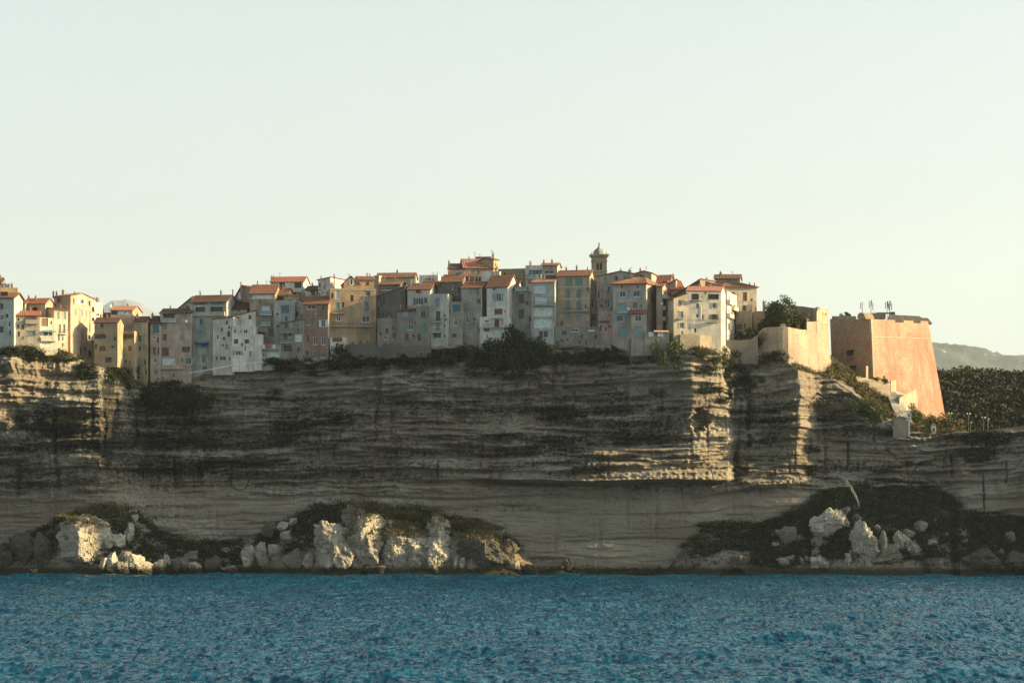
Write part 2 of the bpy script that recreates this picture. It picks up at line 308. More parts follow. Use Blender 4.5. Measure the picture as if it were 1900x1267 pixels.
def to_px(Xw, Zw):
    D = np.full(np.broadcast(Xw, Zw).shape, 808.0)
    for _ in range(3):
        px = 950 + Xw * FPX / D; py = HY - (Zw - HC) * FPX / D; D = base_depth(px, py)
    return px, py, D
BLOBS = [(620, 700, 200, 22, -.7), (1000, 700, 200, 20, -.6), (760, 930, 400, 12, -.4), (1705, 848, 46, 16, -1.1), (1845, 890, 60, 46, -1.0), (1600, 888, 40, 10, -1.0), (1480, 690, 60, 14, -.5), (900, 690, 300, 18, -.45), (60, 940, 120, 30, -.6), (200, 740, 20, 80, 1.5), (198, 860, 10, 60, 1.0), (115, 788, 90, 28, .9), (120, 800, 80, 25, .6), (240, 800, 50, 70, .75), (330, 770, 60, 60, .45), (440, 870, 90, 26, .5), (570, 775, 60, 38, 1.0), (635, 768, 34, 24, 1.0), (520, 800, 30, 50, .8), (300, 880, 60, 40, .6),  # stain blotches; those down the left corner paint shade over a sunlit stripe
         (960, 740, 110, 16, .8), (1030, 770, 60, 16, .8), (1150, 765, 90, 40, .9), (1060, 825, 140, 16, .8), (900, 822, 110, 12, .6), (1050, 862, 110, 14, .7), (700, 860, 110, 14, .55), (1190, 800, 60, 20, .7), (780, 745, 120, 10, .6),
         (1400, 810, 40, 40, .95), (1350, 720, 22, 50, .9), (1440, 740, 50, 26, .6), (1430, 790, 40, 26, .7), (1560, 790, 90, 14, .5), (1620, 800, 60, 10, .5), (30, 830, 40, 60, .5), (350, 935, 160, 16, .5), (160, 700, 40, 20, .5),
         (200, 930, 90, 24, .5), (1250, 980, 200, 6, .5), (700, 915, 260, 6, .7), (560, 895, 120, 8, .6), (1840, 830, 40, 24, .9), (1820, 800, 70, 14, .9), (1700, 905, 60, 6, .6), (1500, 850, 60, 12, .4), (480, 700, 60, 10, .3)]
def stain_shade_map(Xw, Zw, px, py):
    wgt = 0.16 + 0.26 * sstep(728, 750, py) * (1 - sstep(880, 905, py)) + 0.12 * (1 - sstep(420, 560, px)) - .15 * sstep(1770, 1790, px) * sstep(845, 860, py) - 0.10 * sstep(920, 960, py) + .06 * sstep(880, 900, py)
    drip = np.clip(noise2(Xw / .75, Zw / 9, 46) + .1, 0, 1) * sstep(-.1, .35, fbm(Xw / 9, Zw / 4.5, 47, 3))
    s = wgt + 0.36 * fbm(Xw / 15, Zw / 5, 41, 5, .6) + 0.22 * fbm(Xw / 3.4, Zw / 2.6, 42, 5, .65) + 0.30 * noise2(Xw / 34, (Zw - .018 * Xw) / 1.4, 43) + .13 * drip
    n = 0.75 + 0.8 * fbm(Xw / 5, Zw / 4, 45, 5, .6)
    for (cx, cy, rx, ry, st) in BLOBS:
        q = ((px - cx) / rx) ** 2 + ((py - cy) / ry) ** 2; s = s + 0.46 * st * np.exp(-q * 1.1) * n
    lit = sstep(1110, 1160, px) * (1 - sstep(1356, 1364, px)) * sstep(842, 850, py) * (1 - sstep(889, 893, py))  # sunlit zones: dark tone taken out, painting the light into the rock colour
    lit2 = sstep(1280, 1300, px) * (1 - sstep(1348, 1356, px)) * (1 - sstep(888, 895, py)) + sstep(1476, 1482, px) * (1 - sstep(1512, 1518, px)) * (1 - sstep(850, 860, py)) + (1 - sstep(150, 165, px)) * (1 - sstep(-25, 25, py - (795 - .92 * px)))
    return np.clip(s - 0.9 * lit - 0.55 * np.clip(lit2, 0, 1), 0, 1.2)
def cliff_point(px, py):
    """a point on the finished cliff face under a given photo direction"""
    D = float(base_depth(px, py))
    for _ in range(2):
        Xw, Zw = X(px, D), Z(py, D); a = np.array([px], float); b = np.array([py], float)
        D = float(base_depth(px, py)) + float(cavity(a, b, detail_depth(np.array([Xw]), np.array([Zw]), a, b))[0])
    return Vector((X(px, D), D, Z(py, D)))
def ground_rise(px, t):
    """height of the plateau above the cliff edge, t metres behind it"""
    town = 1 - sstep(1395, 1440, px)
    slope = np.where(px > 1540, 0.42, 0.12)
    r = town * (0.16 * np.minimum(t, 45)) + (1 - town) * slope * np.minimum(t, 24)
    return r * (1 - sstep(1690, 1730, px) * 0.93)
def make_cliff():
    xs = np.concatenate([np.arange(-260, -170, 1.2), np.arange(-170, 262, 0.30)]); nr, nb = 270, 34
    D0 = np.full(xs.shape, 810.0)
    for _ in range(4):
        px = 950 + xs * FPX / D0; D0 = base_depth(px, np.interp(px, EDX, EDY))
    ey = np.interp(px, EDX, EDY) + (2.6 + 5.5 * (1 - sstep(140, 180, px))) * fbm(xs / 4, xs * 0, 55, 5, .6)
    zt = HC + (HY - ey) * D0 / FPX
    v = np.linspace(0, 1, nr)[:, None]; Zg = -3 + (zt[None, :] + 3) * v; Xg = np.repeat(xs[None, :], nr, 0)
    pxg, pyg, D = to_px(Xg, Zg)
    det = cavity(pxg, pyg, detail_depth(Xg, Zg, pxg, pyg))
    D = D + det * np.clip((1 - v) * 40, 0.25, 1)
    V = np.stack([Xg, D, Zg], 2); st = stain_shade_map(Xg, Zg, pxg, pyg); bed = 1 - .9 * sstep(885, 925, pyg + 22 * fbm(Xg / 14, Zg / 5, 49, 3))
    t = (np.linspace(0, 1, nb + 1)[1:, None] ** 2) * 130
    De = D[-1][None, :]; Zb = zt[None, :] + ground_rise(px[None, :], t) + 0.5 * fbm(Xg[:nb] / 6, t / 6, 57, 3) * np.clip(t / 3, 0, 1)
    B = np.stack([Xg[:nb], De + t, Zb], 2)
    last = B[-1:].copy(); last[..., 1] += 3; last[..., 2] = -3
    V = np.concatenate([V, B, last], 0); st = np.concatenate([st, np.full((nb + 1, xs.size), 0.35)], 0); bed = np.concatenate([bed, np.ones((nb + 1, xs.size))], 0)
    F = grid_faces(V.shape[0], xs.size)
    o = np_mesh('cliff', V.reshape(-1, 3), F, M['cliff'], False, attrs={'stain_shade': st, 'bed': bed}); tag(o, kind='structure')
make_cliff()
# ------------------------------------------------------------------ talus at the foot of the cliff
TX = [-300, 0, 60, 110, 150, 190, 250, 300, 400, 470, 500, 540, 590, 620, 700, 780, 850, 900, 950, 1000, 1100, 1230, 1290, 1330, 1400, 1450, 1500, 1560, 1600, 1735, 1795, 1850, 1900, 2000, 2500]
TY = [1010, 1010, 990, 958, 946, 936, 946, 985, 1004, 1000, 985, 956, 934, 924, 938, 944, 962, 975, 1000, 1048, 1058, 1058, 990, 978, 972, 958, 926, 898, 893, 896, 942, 952, 962, 960, 950]
def shore(px):   # distance of the waterline
    px = np.asarray(px, float); z = HC + (HY - np.interp(px, TX, TY)) * 0.152
    return base_depth(px, 1069.0) - 2.5 - np.clip(z, 0, 40) * np.where(px > 1380, 0.95, 0.82)
def talus_surf(px, s):   # s: 0 at the water, 1 at the cliff
    px = np.asarray(px, float); s = np.asarray(s, float)
    ty = np.interp(px, TX, TY); zt = HC + (HY - ty) * 0.152; d0 = shore(px); d1 = base_depth(px, np.clip(ty, 640, 1069)) + 1.5
    D = d0 + (d1 - d0) * s; Xw = (px - 950) * D / FPX
    prof = 0.55 * s ** 0.55 + 0.45 * s
    mo = sstep(560, 600, px) * (1 - sstep(930, 970, px)); cr = (1 - np.abs(fbm(Xw / 4.5, D / 6, 66, 3)) * 4)
    z = -0.9 + (zt + 0.9) * prof + mo * 1.6 * cr * np.sin(np.clip(s, 0, 1) * math.pi) + (fbm(Xw / 7, D / 7, 61, 4) * 1.6 + fbm(Xw / 2, D / 2, 62, 3) * 0.4) * np.sin(np.clip(s, 0, 1) * math.pi) ** .7
    return Xw, D, z
def make_talus():
    pxs = np.arange(-120, 2450, 1.9); ss = np.linspace(-0.05, 1.0, 60)
    a, s = np.meshgrid(pxs, ss); Xw, D, z = talus_surf(a, np.clip(s, 0, 1)); z = np.where(s < 0, -3, z)
    V = np.stack([Xw, D, z], 2)
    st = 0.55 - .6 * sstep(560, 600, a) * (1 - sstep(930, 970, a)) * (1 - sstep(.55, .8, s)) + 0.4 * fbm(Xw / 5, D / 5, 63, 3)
    o = np_mesh('talus_slope', V.reshape(-1, 3), grid_faces(*a.shape), M['cliff'], False, attrs={'stain_shade': np.clip(st, 0, 1), 'bed': st * 0 + 1}); tag(o, kind='structure')
make_talus()
# ------------------------------------------------------------------ water
def make_water():
    m, n, b = base_mat('sea_water'); n.nodes.remove(b)
    f3 = noise_node(n, (0.02, 0.004, 1), 3, 0.5)
    df = N(n, 'ShaderNodeBsdfDiffuse'); gl = N(n, 'ShaderNodeBsdfGlossy'); gl.inputs['Roughness'].default_value = .12; gl.inputs['Color'].default_value = (.78, .93, 1, 1)
    n.links.new(mixc(n, rng(n, f3, 0.35, 0.65), (0.001, 0.036, 0.074), (0.002, 0.045, 0.086)), df.inputs['Color'])
    acc = None                                    # wavelets: facet tilt of the ripples, three sizes
    for sc, wgt, dt in (((2.6, 1.3, 1), .60, 2), ((2.0, .50, 1), .70, 2), ((1.5, .19, 1), .60, 2), ((.9, .07, 1), .30, 1)):
        t = N(n, 'ShaderNodeTexNoise'); t.inputs['Scale'].default_value = 1; t.inputs['Detail'].default_value = dt; t.inputs['Roughness'].default_value = .6; t.inputs['Distortion'].default_value = .3
        n.links.new(pos_scaled(n, sc), t.inputs['Vector']); o = N(n, 'ShaderNodeVectorMath', operation='SUBTRACT'); o.inputs[1].default_value = (.5, .5, .5); n.links.new(t.outputs['Color'], o.inputs[0])
        q = N(n, 'ShaderNodeVectorMath', operation='MULTIPLY'); q.inputs[1].default_value = (2.1 * wgt, 1.9 * wgt, 0); n.links.new(o.outputs[0], q.inputs[0])
        if acc is None: acc = q.outputs[0]
        else: ad = N(n, 'ShaderNodeVectorMath', operation='ADD'); n.links.new(acc, ad.inputs[0]); n.links.new(q.outputs[0], ad.inputs[1]); acc = ad.outputs[0]
    gm = N(n, 'ShaderNodeNewGeometry'); ad = N(n, 'ShaderNodeVectorMath', operation='ADD'); n.links.new(gm.outputs['Normal'], ad.inputs[0]); n.links.new(acc, ad.inputs[1])
    k = N(n, 'ShaderNodeVectorMath', operation='NORMALIZE'); n.links.new(ad.outputs[0], k.inputs[0])
    fr = N(n, 'ShaderNodeFresnel'); fr.inputs['IOR'].default_value = 1.33; mu = N(n, 'ShaderNodeMath', operation='MULTIPLY'); mu.inputs[1].default_value = .42; n.links.new(fr.outputs[0], mu.inputs[0])
    for x in (df, gl, fr): n.links.new(k.outputs[0], x.inputs['Normal'])
    mx = N(n, 'ShaderNodeMixShader'); n.links.new(mu.outputs[0], mx.inputs[0]); n.links.new(df.outputs[0], mx.inputs[1]); n.links.new(gl.outputs[0], mx.inputs[2]); n.links.new(mx.outputs[0], n.nodes['Material Output'].inputs['Surface'])
    rows = [190.0]
    while rows[-1] < 835: rows.append(rows[-1] + 0.42 + (rows[-1] - 190) * 0.0022)
    rows = np.array(rows); u = np.linspace(-0.205, 0.205, 640); U, Dg = np.meshgrid(u, rows); Xw = U * Dg
    h = 0
    rs = np.random.RandomState(4)
    for k in range(26):
        L = 1.6 * 1.16 ** k * 0.8; th = rs.normal(0, 0.75) + math.pi / 2 + 0.3; a = 0.010 * L ** 0.8
        kx, ky = math.cos(th) * 2 * math.pi / L, math.sin(th) * 2 * math.pi / L
        h = h + a * np.sin(Xw * kx + Dg * ky + rs.rand() * 6.28 + 1.2 * noise2(Xw / (L * 4), Dg / (L * 4), 80 + k))
    h = h + 0.10 * fbm(Xw / 1.1, Dg / 2.0, 90, 4)
    V = np.stack([Xw, Dg, h - 0.02], 2).reshape(-1, 3); F = grid_faces(len(rows), 640)
    out = np.array([[-5500, -50, -1.2], [5000, -50, -1.2], [5000, 31000, -1.2], [-5500, 31000, -1.2]], float)
    F = np.concatenate([F, np.array([[0, 1, 2, 3]]) + len(V)], 0); V = np.concatenate([V, out], 0)
    tag(np_mesh('water', V, F, m, True), kind='structure')
make_water()
# ------------------------------------------------------------------ hills and land behind
def land():
    mh = foliage_mat('maquis_hillside', (0.02, 0.03, 0.014), (0.045, 0.055, 0.025))
    def hill(name, D0, D1, px0, px1, prof, nx, nd, rough, seed, mat, zb):
        pxs = np.linspace(px0, px1, nx); s = np.linspace(0, 1, nd); P, SS = np.meshgrid(pxs, s); D = D0 + (D1 - D0) * SS
        zt = HC + (HY - np.interp(P, prof[0], prof[1])) * ((D0 + D1) / 2) / FPX
        Xw = (P - 950) * D / FPX; r = np.sin(np.pi * SS) ** 0.8
        z = zb + (zt - zb) * r + rough * r * fbm(Xw / (rough * 6), D / (rough * 9), seed, 6, .6)
        tag(np_mesh(name, np.stack([Xw, D, z], 2).reshape(-1, 3), grid_faces(*P.shape), mat, True), kind='structure')
    m3 = simple('pale_mountain_rock', (.19, .20, .22), .95, .1, .1, .002)
    hill('wooded_hill', 905, 1120, 1560, 2500, ([1560, 1700, 1790, 1850, 1900, 2100, 2500], [730, 716, 712, 716, 719, 710, 700]), 220, 60, 2.0, 71, mh, 34)
    m2, n, b = base_mat('distant_hillside', 0.95, 0.1); f = noise_node(n, (0.01, 0.004, 0.014), 6, 0.7)
    c = mixc(n, rng(n, f, 0.42, 0.62), (0.02, 0.035, 0.03), (0.065, 0.075, 0.06)); g = noise_node(n, (0.006, 0.002, 0.01), 5, .7)
    n.links.new(mixc(n, rng(n, g, 0.60, 0.68, 0, .8), c, (0.5, 0.45, 0.36)), b.inputs['Base Color'])
    hill('distant_hills', 14000, 17500, 1640, 2150, ([1640, 1735, 1790, 1830, 1860, 1900, 2150], [645, 632, 641, 652, 659, 665, 690]), 320, 60, 95.0, 74, m2, 60)
    hill('distant_mountain', 28000, 31000, 90, 420, ([90, 150, 185, 205, 235, 262, 290, 340, 420], [640, 606, 576, 562, 556, 564, 580, 606, 640]), 90, 30, 60.0, 77, m3, 100)
    V = np.array([[-3900, 860, 14], [5000, 860, 14], [5000, 31000, 60], [-5500, 31000, 60]], float)
    tag(np_mesh('ground', V, np.array([[0, 1, 2, 3]]), mh), kind='structure')
land()
# ------------------------------------------------------------------ foliage
def leaves(C, size, rs):
    """one leaf-sized quad per centre, random orientation"""
    n = len(C); a = rs.normal(size=(n, 3)); a /= np.linalg.norm(a, axis=1)[:, None]
    b = np.cross(a, rs.normal(size=(n, 3))); b /= np.linalg.norm(b, axis=1)[:, None]
    s = (size * rs.uniform(0.6, 1.4, n))[:, None]
    V = np.stack([C - a * s - b * s * .6, C + a * s - b * s * .6, C + a * s * .7 + b * s * .6, C - a * s * .7 + b * s * .6], 1).reshape(-1, 3)
    return V, np.arange(4 * n).reshape(n, 4)
def clump_pts(n, rs, lobes=9, flat=0.75):
    cs = rs.normal(size=(lobes, 3)) * np.array([.48, .42, .30]); rr = rs.uniform(.22, .48, lobes); k = rs.randint(0, lobes, n)
    d = rs.normal(size=(n, 3)); d /= np.linalg.norm(d, axis=1)[:, None]
    p = cs[k] + d * (rr[k] * rs.uniform(.1, 1.0, n) ** .45)[:, None] + rs.normal(size=(n, 3)) * .035
    return p
BUSH = []
def bush_mesh(i, mat, lobes):
    rs = np.random.RandomState(100 + i); V, F = leaves(clump_pts(2600, rs, lobes + 8), 0.05, rs)
    me = np_mesh('bush_leaves', V, F, mat); d = me.data; bpy.data.objects.remove(me); return d
for i in range(5): BUSH.append(bush_mesh(i, M['fol'], 7 + 2 * i))
BUSHG = [bush_mesh(20 + i, M['folg'], 9 + 2 * i) for i in range(3)]
BUSHO = [bush_mesh(30 + i, M['folo'], 9 + 2 * i) for i in range(3)]
_bi = [0]
def bush(px, py, wpx, hpx, label, D=None, kind=0, group='shrubs along the cliff', front=1.0, name='shrub', cat='shrub'):
    """py is the foot of the shrub"""
    _bi[0] += 1; i = _bi[0]
    D = D if D is not None else min(float(base_depth(px, min(py, 1069))), E(px) if py < np.interp(px, EDX, EDY) + 2 else 9999) - front
    me = (BUSH, BUSHG, BUSHO)[kind]; me = me[i % len(me)]
    o = bpy.data.objects.new(name, me); COL.objects.link(o)
    sw = wpx * D / FPX / 1.75; sh = hpx * D / FPX * (.86 if kind == 0 else 1)
    o.location = (X(px, D), D, Z(py, D) - 0.05 * sh); o.scale = (sw, max(sw * .8, 1.5), sh); o.rotation_euler = (0, 0, (i * 37 % 5 - 2) * 0.12)
    return tag(o, label, cat, group)
def scrub(name, pts, size, mat, seed, per=26, spread=1.0, h=0.8):
    rs = np.random.RandomState(seed); P = np.repeat(pts, per, 0); d = rs.normal(size=P.shape) * np.array([spread, spread, h * .55]); d[:, 2] = np.abs(d[:, 2])
    V, F = leaves(P + d, size, rs); return np_mesh(name, V, F, mat)
# ------------------------------------------------------------------ house builder
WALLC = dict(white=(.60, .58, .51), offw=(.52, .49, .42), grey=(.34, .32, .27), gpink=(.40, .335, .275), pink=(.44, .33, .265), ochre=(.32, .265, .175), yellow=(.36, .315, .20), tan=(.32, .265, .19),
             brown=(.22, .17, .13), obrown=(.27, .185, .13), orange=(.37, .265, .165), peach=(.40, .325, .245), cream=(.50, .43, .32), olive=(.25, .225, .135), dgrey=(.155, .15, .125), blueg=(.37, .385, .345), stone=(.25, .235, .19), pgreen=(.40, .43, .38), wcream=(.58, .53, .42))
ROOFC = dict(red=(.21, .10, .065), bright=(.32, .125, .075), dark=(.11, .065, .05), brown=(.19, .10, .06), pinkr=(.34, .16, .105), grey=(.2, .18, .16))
PANEM = dict(g='grey', t='teal', b='blue', n='green', k='brown', W='whitesh')
def roof_slab(mb, p00, p10, p11, p01, th=0.16, sp=0.52):
    p00, p10, p11, p01 = map(Vector, (p00, p10, p11, p01)); nrm = (p10 - p00).cross(p01 - p00)
    if nrm.length < 1e-6: nrm = (p10 - p00).cross(p11 - p00)
    nrm.normalize()
    if nrm.z < 0: nrm = -nrm
    n = max(2, int((p10 - p00).length / sp) * 2); i0 = len(mb.v)
    for k in range(n + 1):
        t = k / n; a = p00.lerp(p10, t); b = p01.lerp(p11, t); e = nrm * (0.10 if k % 2 else 0.0)
        mb.v += [a + e, b + e, a - nrm * th, b - nrm * th]
    for k in range(n):
        q = i0 + 4 * k; mb.f += [(q, q + 4, q + 5, q + 1), (q, q + 2, q + 6, q + 4), (q + 1, q + 5, q + 7, q + 3), (q + 2, q + 3, q + 7, q + 6)]
    mb.f.append((i0, i0 + 1, i0 + 3, i0 + 2)); q = i0 + 4 * n; mb.f.append((q, q + 2, q + 3, q + 1))
class Face:
    """a vertical wall plane from A to B (plan), used to place openings where a photo direction meets it"""
    def __init__(s, A, B):
        s.A = Vector((A[0], A[1], 0)); s.B = Vector((B[0], B[1], 0)); s.L = (s.B - s.A).length; s.U = (s.B - s.A) / s.L
        s.N = Vector((s.U.y, -s.U.x, 0))       # outward
    def at(s, px, py):
        k = (px - 950) / FPX; den = s.U.x - k * s.U.y; t = (k * s.A.y - s.A.x) / (den if abs(den) > 1e-4 else 1e-4)
        t = max(-2, min(s.L + 2, t)); D = s.A.y + t * s.U.y; return t, Z(py, D), D
    def P(s, t, z, o=0.0): v = s.A + s.U * t + s.N * o; return Vector((v.x, v.y, z))
def wall_grid(mb, fc, z0, z1, holes, dep=0.22):
    us = sorted({0.0, fc.L} | {h[0] for h in holes} | {h[1] for h in holes}); zs = sorted({z0, z1} | {h[2] for h in holes} | {h[3] for h in holes})
    for i in range(len(us) - 1):
        for j in range(len(zs) - 1):
            cu, cz = (us[i] + us[i + 1]) / 2, (zs[j] + zs[j + 1]) / 2
            if any(h[0] < cu < h[1] and h[2] < cz < h[3] for h in holes): continue
            mb.quad(fc.P(us[i], zs[j]), fc.P(us[i + 1], zs[j]), fc.P(us[i + 1], zs[j + 1]), fc.P(us[i], zs[j + 1]))
    for (a, b, c, d, dp) in [(h[0], h[1], h[2], h[3], h[4]) for h in holes]:
        P = fc.P
        mb.quad(P(a, c), P(b, c), P(b, c, -dp), P(a, c, -dp)); mb.quad(P(a, d, -dp), P(b, d, -dp), P(b, d), P(a, d))
        mb.quad(P(a, c, -dp), P(a, d, -dp), P(a, d), P(a, c)); mb.quad(P(b, c), P(b, d), P(b, d, -dp), P(b, c, -dp))
def fbox(mb, fc, a, b, c, d, o0, o1):
    P = fc.P; mb.hexa([P(a, c, o1), P(b, c, o1), P(b, c, o0), P(a, c, o0), P(a, d, o1), P(b, d, o1), P(b, d, o0), P(a, d, o0)])
def make_window(root, org, fc, a, b, c, d, sty, dp):
    closed = sty in PANEM; white = sty in ('w', 'c', 'W', 'm') or (sty[0] == 'o' and sty != 'ok')
    fr = M['frame_w'] if white else (M['frame_g'] if sty in 'gtbn' else M['frame_d'])
    fm = MB(); w = 0.10; sill = 0.0
    for q in ((a, a + w, c, d), (b - w, b, c, d), (a + w, b - w, c, c + w), (a + w, b - w, d - w, d)): fbox(fm, fc, *q, -dp + 0.02, -dp + 0.14)
    nb = 1 if b - a > 0.9 else 0
    if sty in ('c', 'm', 'r'): nb = max(1, int((b - a) / 0.85))
    if not closed:
        for k in range(nb): x = a + (b - a) * (k + 1) / (nb + 1); fbox(fm, fc, x - .04, x + .04, c + w, d - w, -dp + 0.02, -dp + 0.12)
    fbox(fm, fc, a - .08, b + .08, c - .1, c - 0.003, -0.05, 0.10)
    wo = fm.build('window', fr, root, org)
    if closed:
        mid = (a + b) / 2
        for (x0, x1) in ((a + w, mid - .015), (mid + .015, b - w)):
            sm = MB(); fbox(sm, fc, x0, x1, c + w, d - w, -dp + .03, -dp + .10)
            for k in range(3): z = c + w + (d - c - 2 * w) * (k + .5) / 3; fbox(sm, fc, x0 + .03, x1 - .03, z - .03, z + .03, -dp + .10, -dp + .12)
            sm.build('shutter', M[PANEM[sty]], wo, org)
    else:
        pm = MB(); pm.quad(fc.P(a, c, -dp + .05), fc.P(b, c, -dp + .05), fc.P(b, d, -dp + .05), fc.P(a, d, -dp + .05))
        pm.build('pane', M['curtain'] if sty == 'c' else M['glass'], wo, org)
    if sty[0] == 'o':
        mt = {'ob': 'blue', 'ot': 'teal', 'ow': 'whitesh', 'on': 'green', 'og': 'grey', 'ok': 'brown'}[sty]; hw = (b - a) / 2
        for (x0, x1) in ((a - hw, a - .02), (b + .02, b + hw)):
            sm = MB(); fbox(sm, fc, x0, x1, c + .02, d - .02, 0.012, 0.06); sm.build('shutter', M[mt], wo, org)
HOUSES = []
def H(label, px, top, bot, off=2, dl=None, side=None, back=9.0, roof='front', rise=8, rv=0.5, wall='grey', rc='red', wins='', bal=(), chim=(), apex=None, topr=None, D=None,
      name='house', cat='house', group='old houses along the cliff edge', ov=0.35, mat=None, band=(), pipe=(), dish=(), ant=(), awn=()):
    x0, x1 = px; Dm = D if D is not None else E((x0 + x1) / 2) + off; wpx = (x1 - x0) * Dm / FPX
    dl = 0.09 * wpx if dl is None else dl
    A = Vector((X(x0, Dm + dl), Dm + dl, 0)); B = Vector((X(x1, Dm), Dm, 0)); F = Face(A, B)
    if side: C = Vector((X(side[0], Dm + side[1]), Dm + side[1], 0)); V = C - B
    else: V = -F.N * back; C = B + V
    Dd = A + V; G = Face(B, C); wm = mat or plaster(WALLC[wall])
    zb = Z(bot, Dm) - 3.0; zl = Z(top, Dm); zr = Z(topr if topr is not None else top, Dm); ze = min(zl, zr)
    org = Vector(((A + B + C + Dd) / 4).to_tuple()); org.z = zb; root = empty(name, org); tag(root, label, cat, group); root['_px'] = 0
    del root['_px']
    holes = {0: [], 1: []}; wl = []
    hr = random.Random(int(x0 * 7 + top * 3)); wins = wins.strip(';')
    if x1 - x0 > 15 and bot - top > 34:            # the smaller openings scattered over every facade
        have = [tuple(map(float, q.split(',')[:4])) for q in wins.split(';') if q.strip()]
        for _ in range(14):
            if len(have) > 4 + (x1 - x0) / 6: break
            c = (x0 + 3.5 + hr.random() * (x1 - x0 - 7), top + 9 + hr.random() * (bot - top - 22), hr.choice((3, 4, 5)), hr.choice((4, 6, 8, 9)))
            if all(abs(c[0] - q[0]) > (c[2] + q[2]) / 2 + 2.5 or abs(c[1] - q[1]) > (c[3] + q[3]) / 2 + 3.5 for q in have):
                have.append(c); wins += ';%.1f,%.1f,%d,%d,%s' % (*c, hr.choice(('d', 'd', 'w', 'g', 'k', 't')))
    if not chim and roof in ('front', 'hip', 'gable') and x1 - x0 > 14:
        rz = rise if roof != 'gable' else 4
        chim = tuple((x0 + (x1 - x0) * u_, top - rz - hr.choice((3, 4, 5)), hr.choice((2, 3, 3, 4))) for u_ in ([hr.uniform(.1, .45), hr.uniform(.55, .9)] if x1 - x0 > 28 else [hr.uniform(.2, .8)]))
    if not ant and hr.random() < .4 and x1 - x0 > 20: ant = ((x0 + (x1 - x0) * hr.uniform(.2, .8), top - (rise if roof != 'flat' else 0) - hr.choice((7, 9, 11)), 9),)
    for sp in [q for q in wins.split(';') if q.strip()]:
        f = sp.split(','); wx, wy, ww, wh = map(float, f[:4]); st = f[4].strip(); fi = 1 if (side and wx > x1) else 0; fc = (F, G)[fi]
        t0, _, d0 = fc.at(wx - ww / 2, wy); t1, _, _ = fc.at(wx + ww / 2, wy); t0, t1 = sorted((t0, t1)); z0 = Z(wy + wh / 2, d0); z1 = Z(wy - wh / 2, d0)
        t0 = max(0.12, t0); t1 = min(fc.L - 0.12, t1)
        if t1 - t0 < 0.25: continue
        dp = 1.1 if st == 'r' else 0.26
        if z1 > ze - 0.05 or z0 < zb + .1 or any(t0 < h[1] + .02 and t1 > h[0] - .02 and z0 < h[3] and z1 > h[2] for h in holes[fi]): dp = -0.0
        else: holes[fi].append((t0, t1, z0, z1, dp))
        wl.append((fc, t0, t1, z0, z1, st, dp))
    mb = MB(); wall_grid(mb, F, zb, ze, holes[0]); wall_grid(mb, G, zb, ze, holes[1])
    P = lambda u, v, z: Vector((A.x + (B.x - A.x) * u + V.x * v, A.y + (B.y - A.y) * u + V.y * v, z))
    mb.quad(P(1, 1, zb), P(0, 1, zb), P(0, 1, ze), P(1, 1, ze)); mb.quad(P(0, 1, zb), P(0, 0, zb), P(0, 0, ze), P(0, 1, ze))
    Lv = V.length; Wd = F.L; ou = ov / Wd; oV = ov / Lv; rb = MB(); Drid = Dm + abs(V.y) * rv
    if roof == 'front':
        zk = Z(top - rise, Drid)
        mb.poly([P(1, 0, ze), P(1, 1, ze), P(1, rv, zk)]); mb.poly([P(0, 1, ze), P(0, 0, ze), P(0, rv, zk)])
        sl = (zk - ze) / rv
        roof_slab(rb, P(-ou, -oV, ze - sl * oV + .17), P(1 + ou, -oV, ze - sl * oV + .17), P(1 + ou, rv, zk + .17), P(-ou, rv, zk + .17))
        s2 = (zk - ze) / max(.05, 1 - rv); roof_slab(rb, P(-ou, 1 + oV, ze - s2 * oV + .17), P(1 + ou, 1 + oV, ze - s2 * oV + .17), P(1 + ou, rv, zk + .165), P(-ou, rv, zk + .165))
    elif roof == 'gable':
        u = ((apex[0] - x0) / (x1 - x0)); zk = Z(apex[1], Dm)
        for v in (0, 1):
            pts = [P(0, v, ze), P(1, v, ze)] + ([P(1, v, zr)] if zr > ze + .01 else []) + [P(u, v, zk)] + ([P(0, v, zl)] if zl > ze + .01 else [])
            mb.poly(pts if v == 0 else pts[::-1])
        for (uu, zz) in ((0, zl), (1, zr)):
            if zz > ze + .01: mb.quad(P(uu, 0, ze), P(uu, 1, ze), P(uu, 1, zz), P(uu, 0, zz))
        s1 = (zk - zl) / max(u, .05); s2 = (zk - zr) / max(1 - u, .05)
        roof_slab(rb, P(-ou, -oV, zl - s1 * ou + .17), P(-ou, 1 + oV, zl - s1 * ou + .17), P(u, 1 + oV, zk + .17), P(u, -oV, zk + .17))
        roof_slab(rb, P(1 + ou, -oV, zr - s2 * ou + .17), P(1 + ou, 1 + oV, zr - s2 * ou + .17), P(u, 1 + oV, zk + .168), P(u, -oV, zk + .168))
    elif roof == 'shed':
        for v in (0, 1): pts = [P(0, v, ze), P(1, v, ze), P(1, v, zr) if zr > zl else P(0, v, zl)]; mb.poly(pts if v == 0 else pts[::-1])
        uu = 1 if zr > zl else 0; zz = max(zr, zl); mb.quad(P(uu, 0, ze), P(uu, 1, ze), P(uu, 1, zz), P(uu, 0, zz)); sl = zr - zl
        roof_slab(rb, P(-ou, -oV, zl - sl * ou + .17), P(-ou, 1 + oV, zl - sl * ou + .17), P(1 + ou, 1 + oV, zr + sl * ou + .17), P(1 + ou, -oV, zr + sl * ou + .17))
    elif roof == 'hip':
        au = (apex[0] - x0) / (x1 - x0) if apex else .5; rl = .18; zk = Z(top - rise, Drid) + .1; z0 = ze + .02
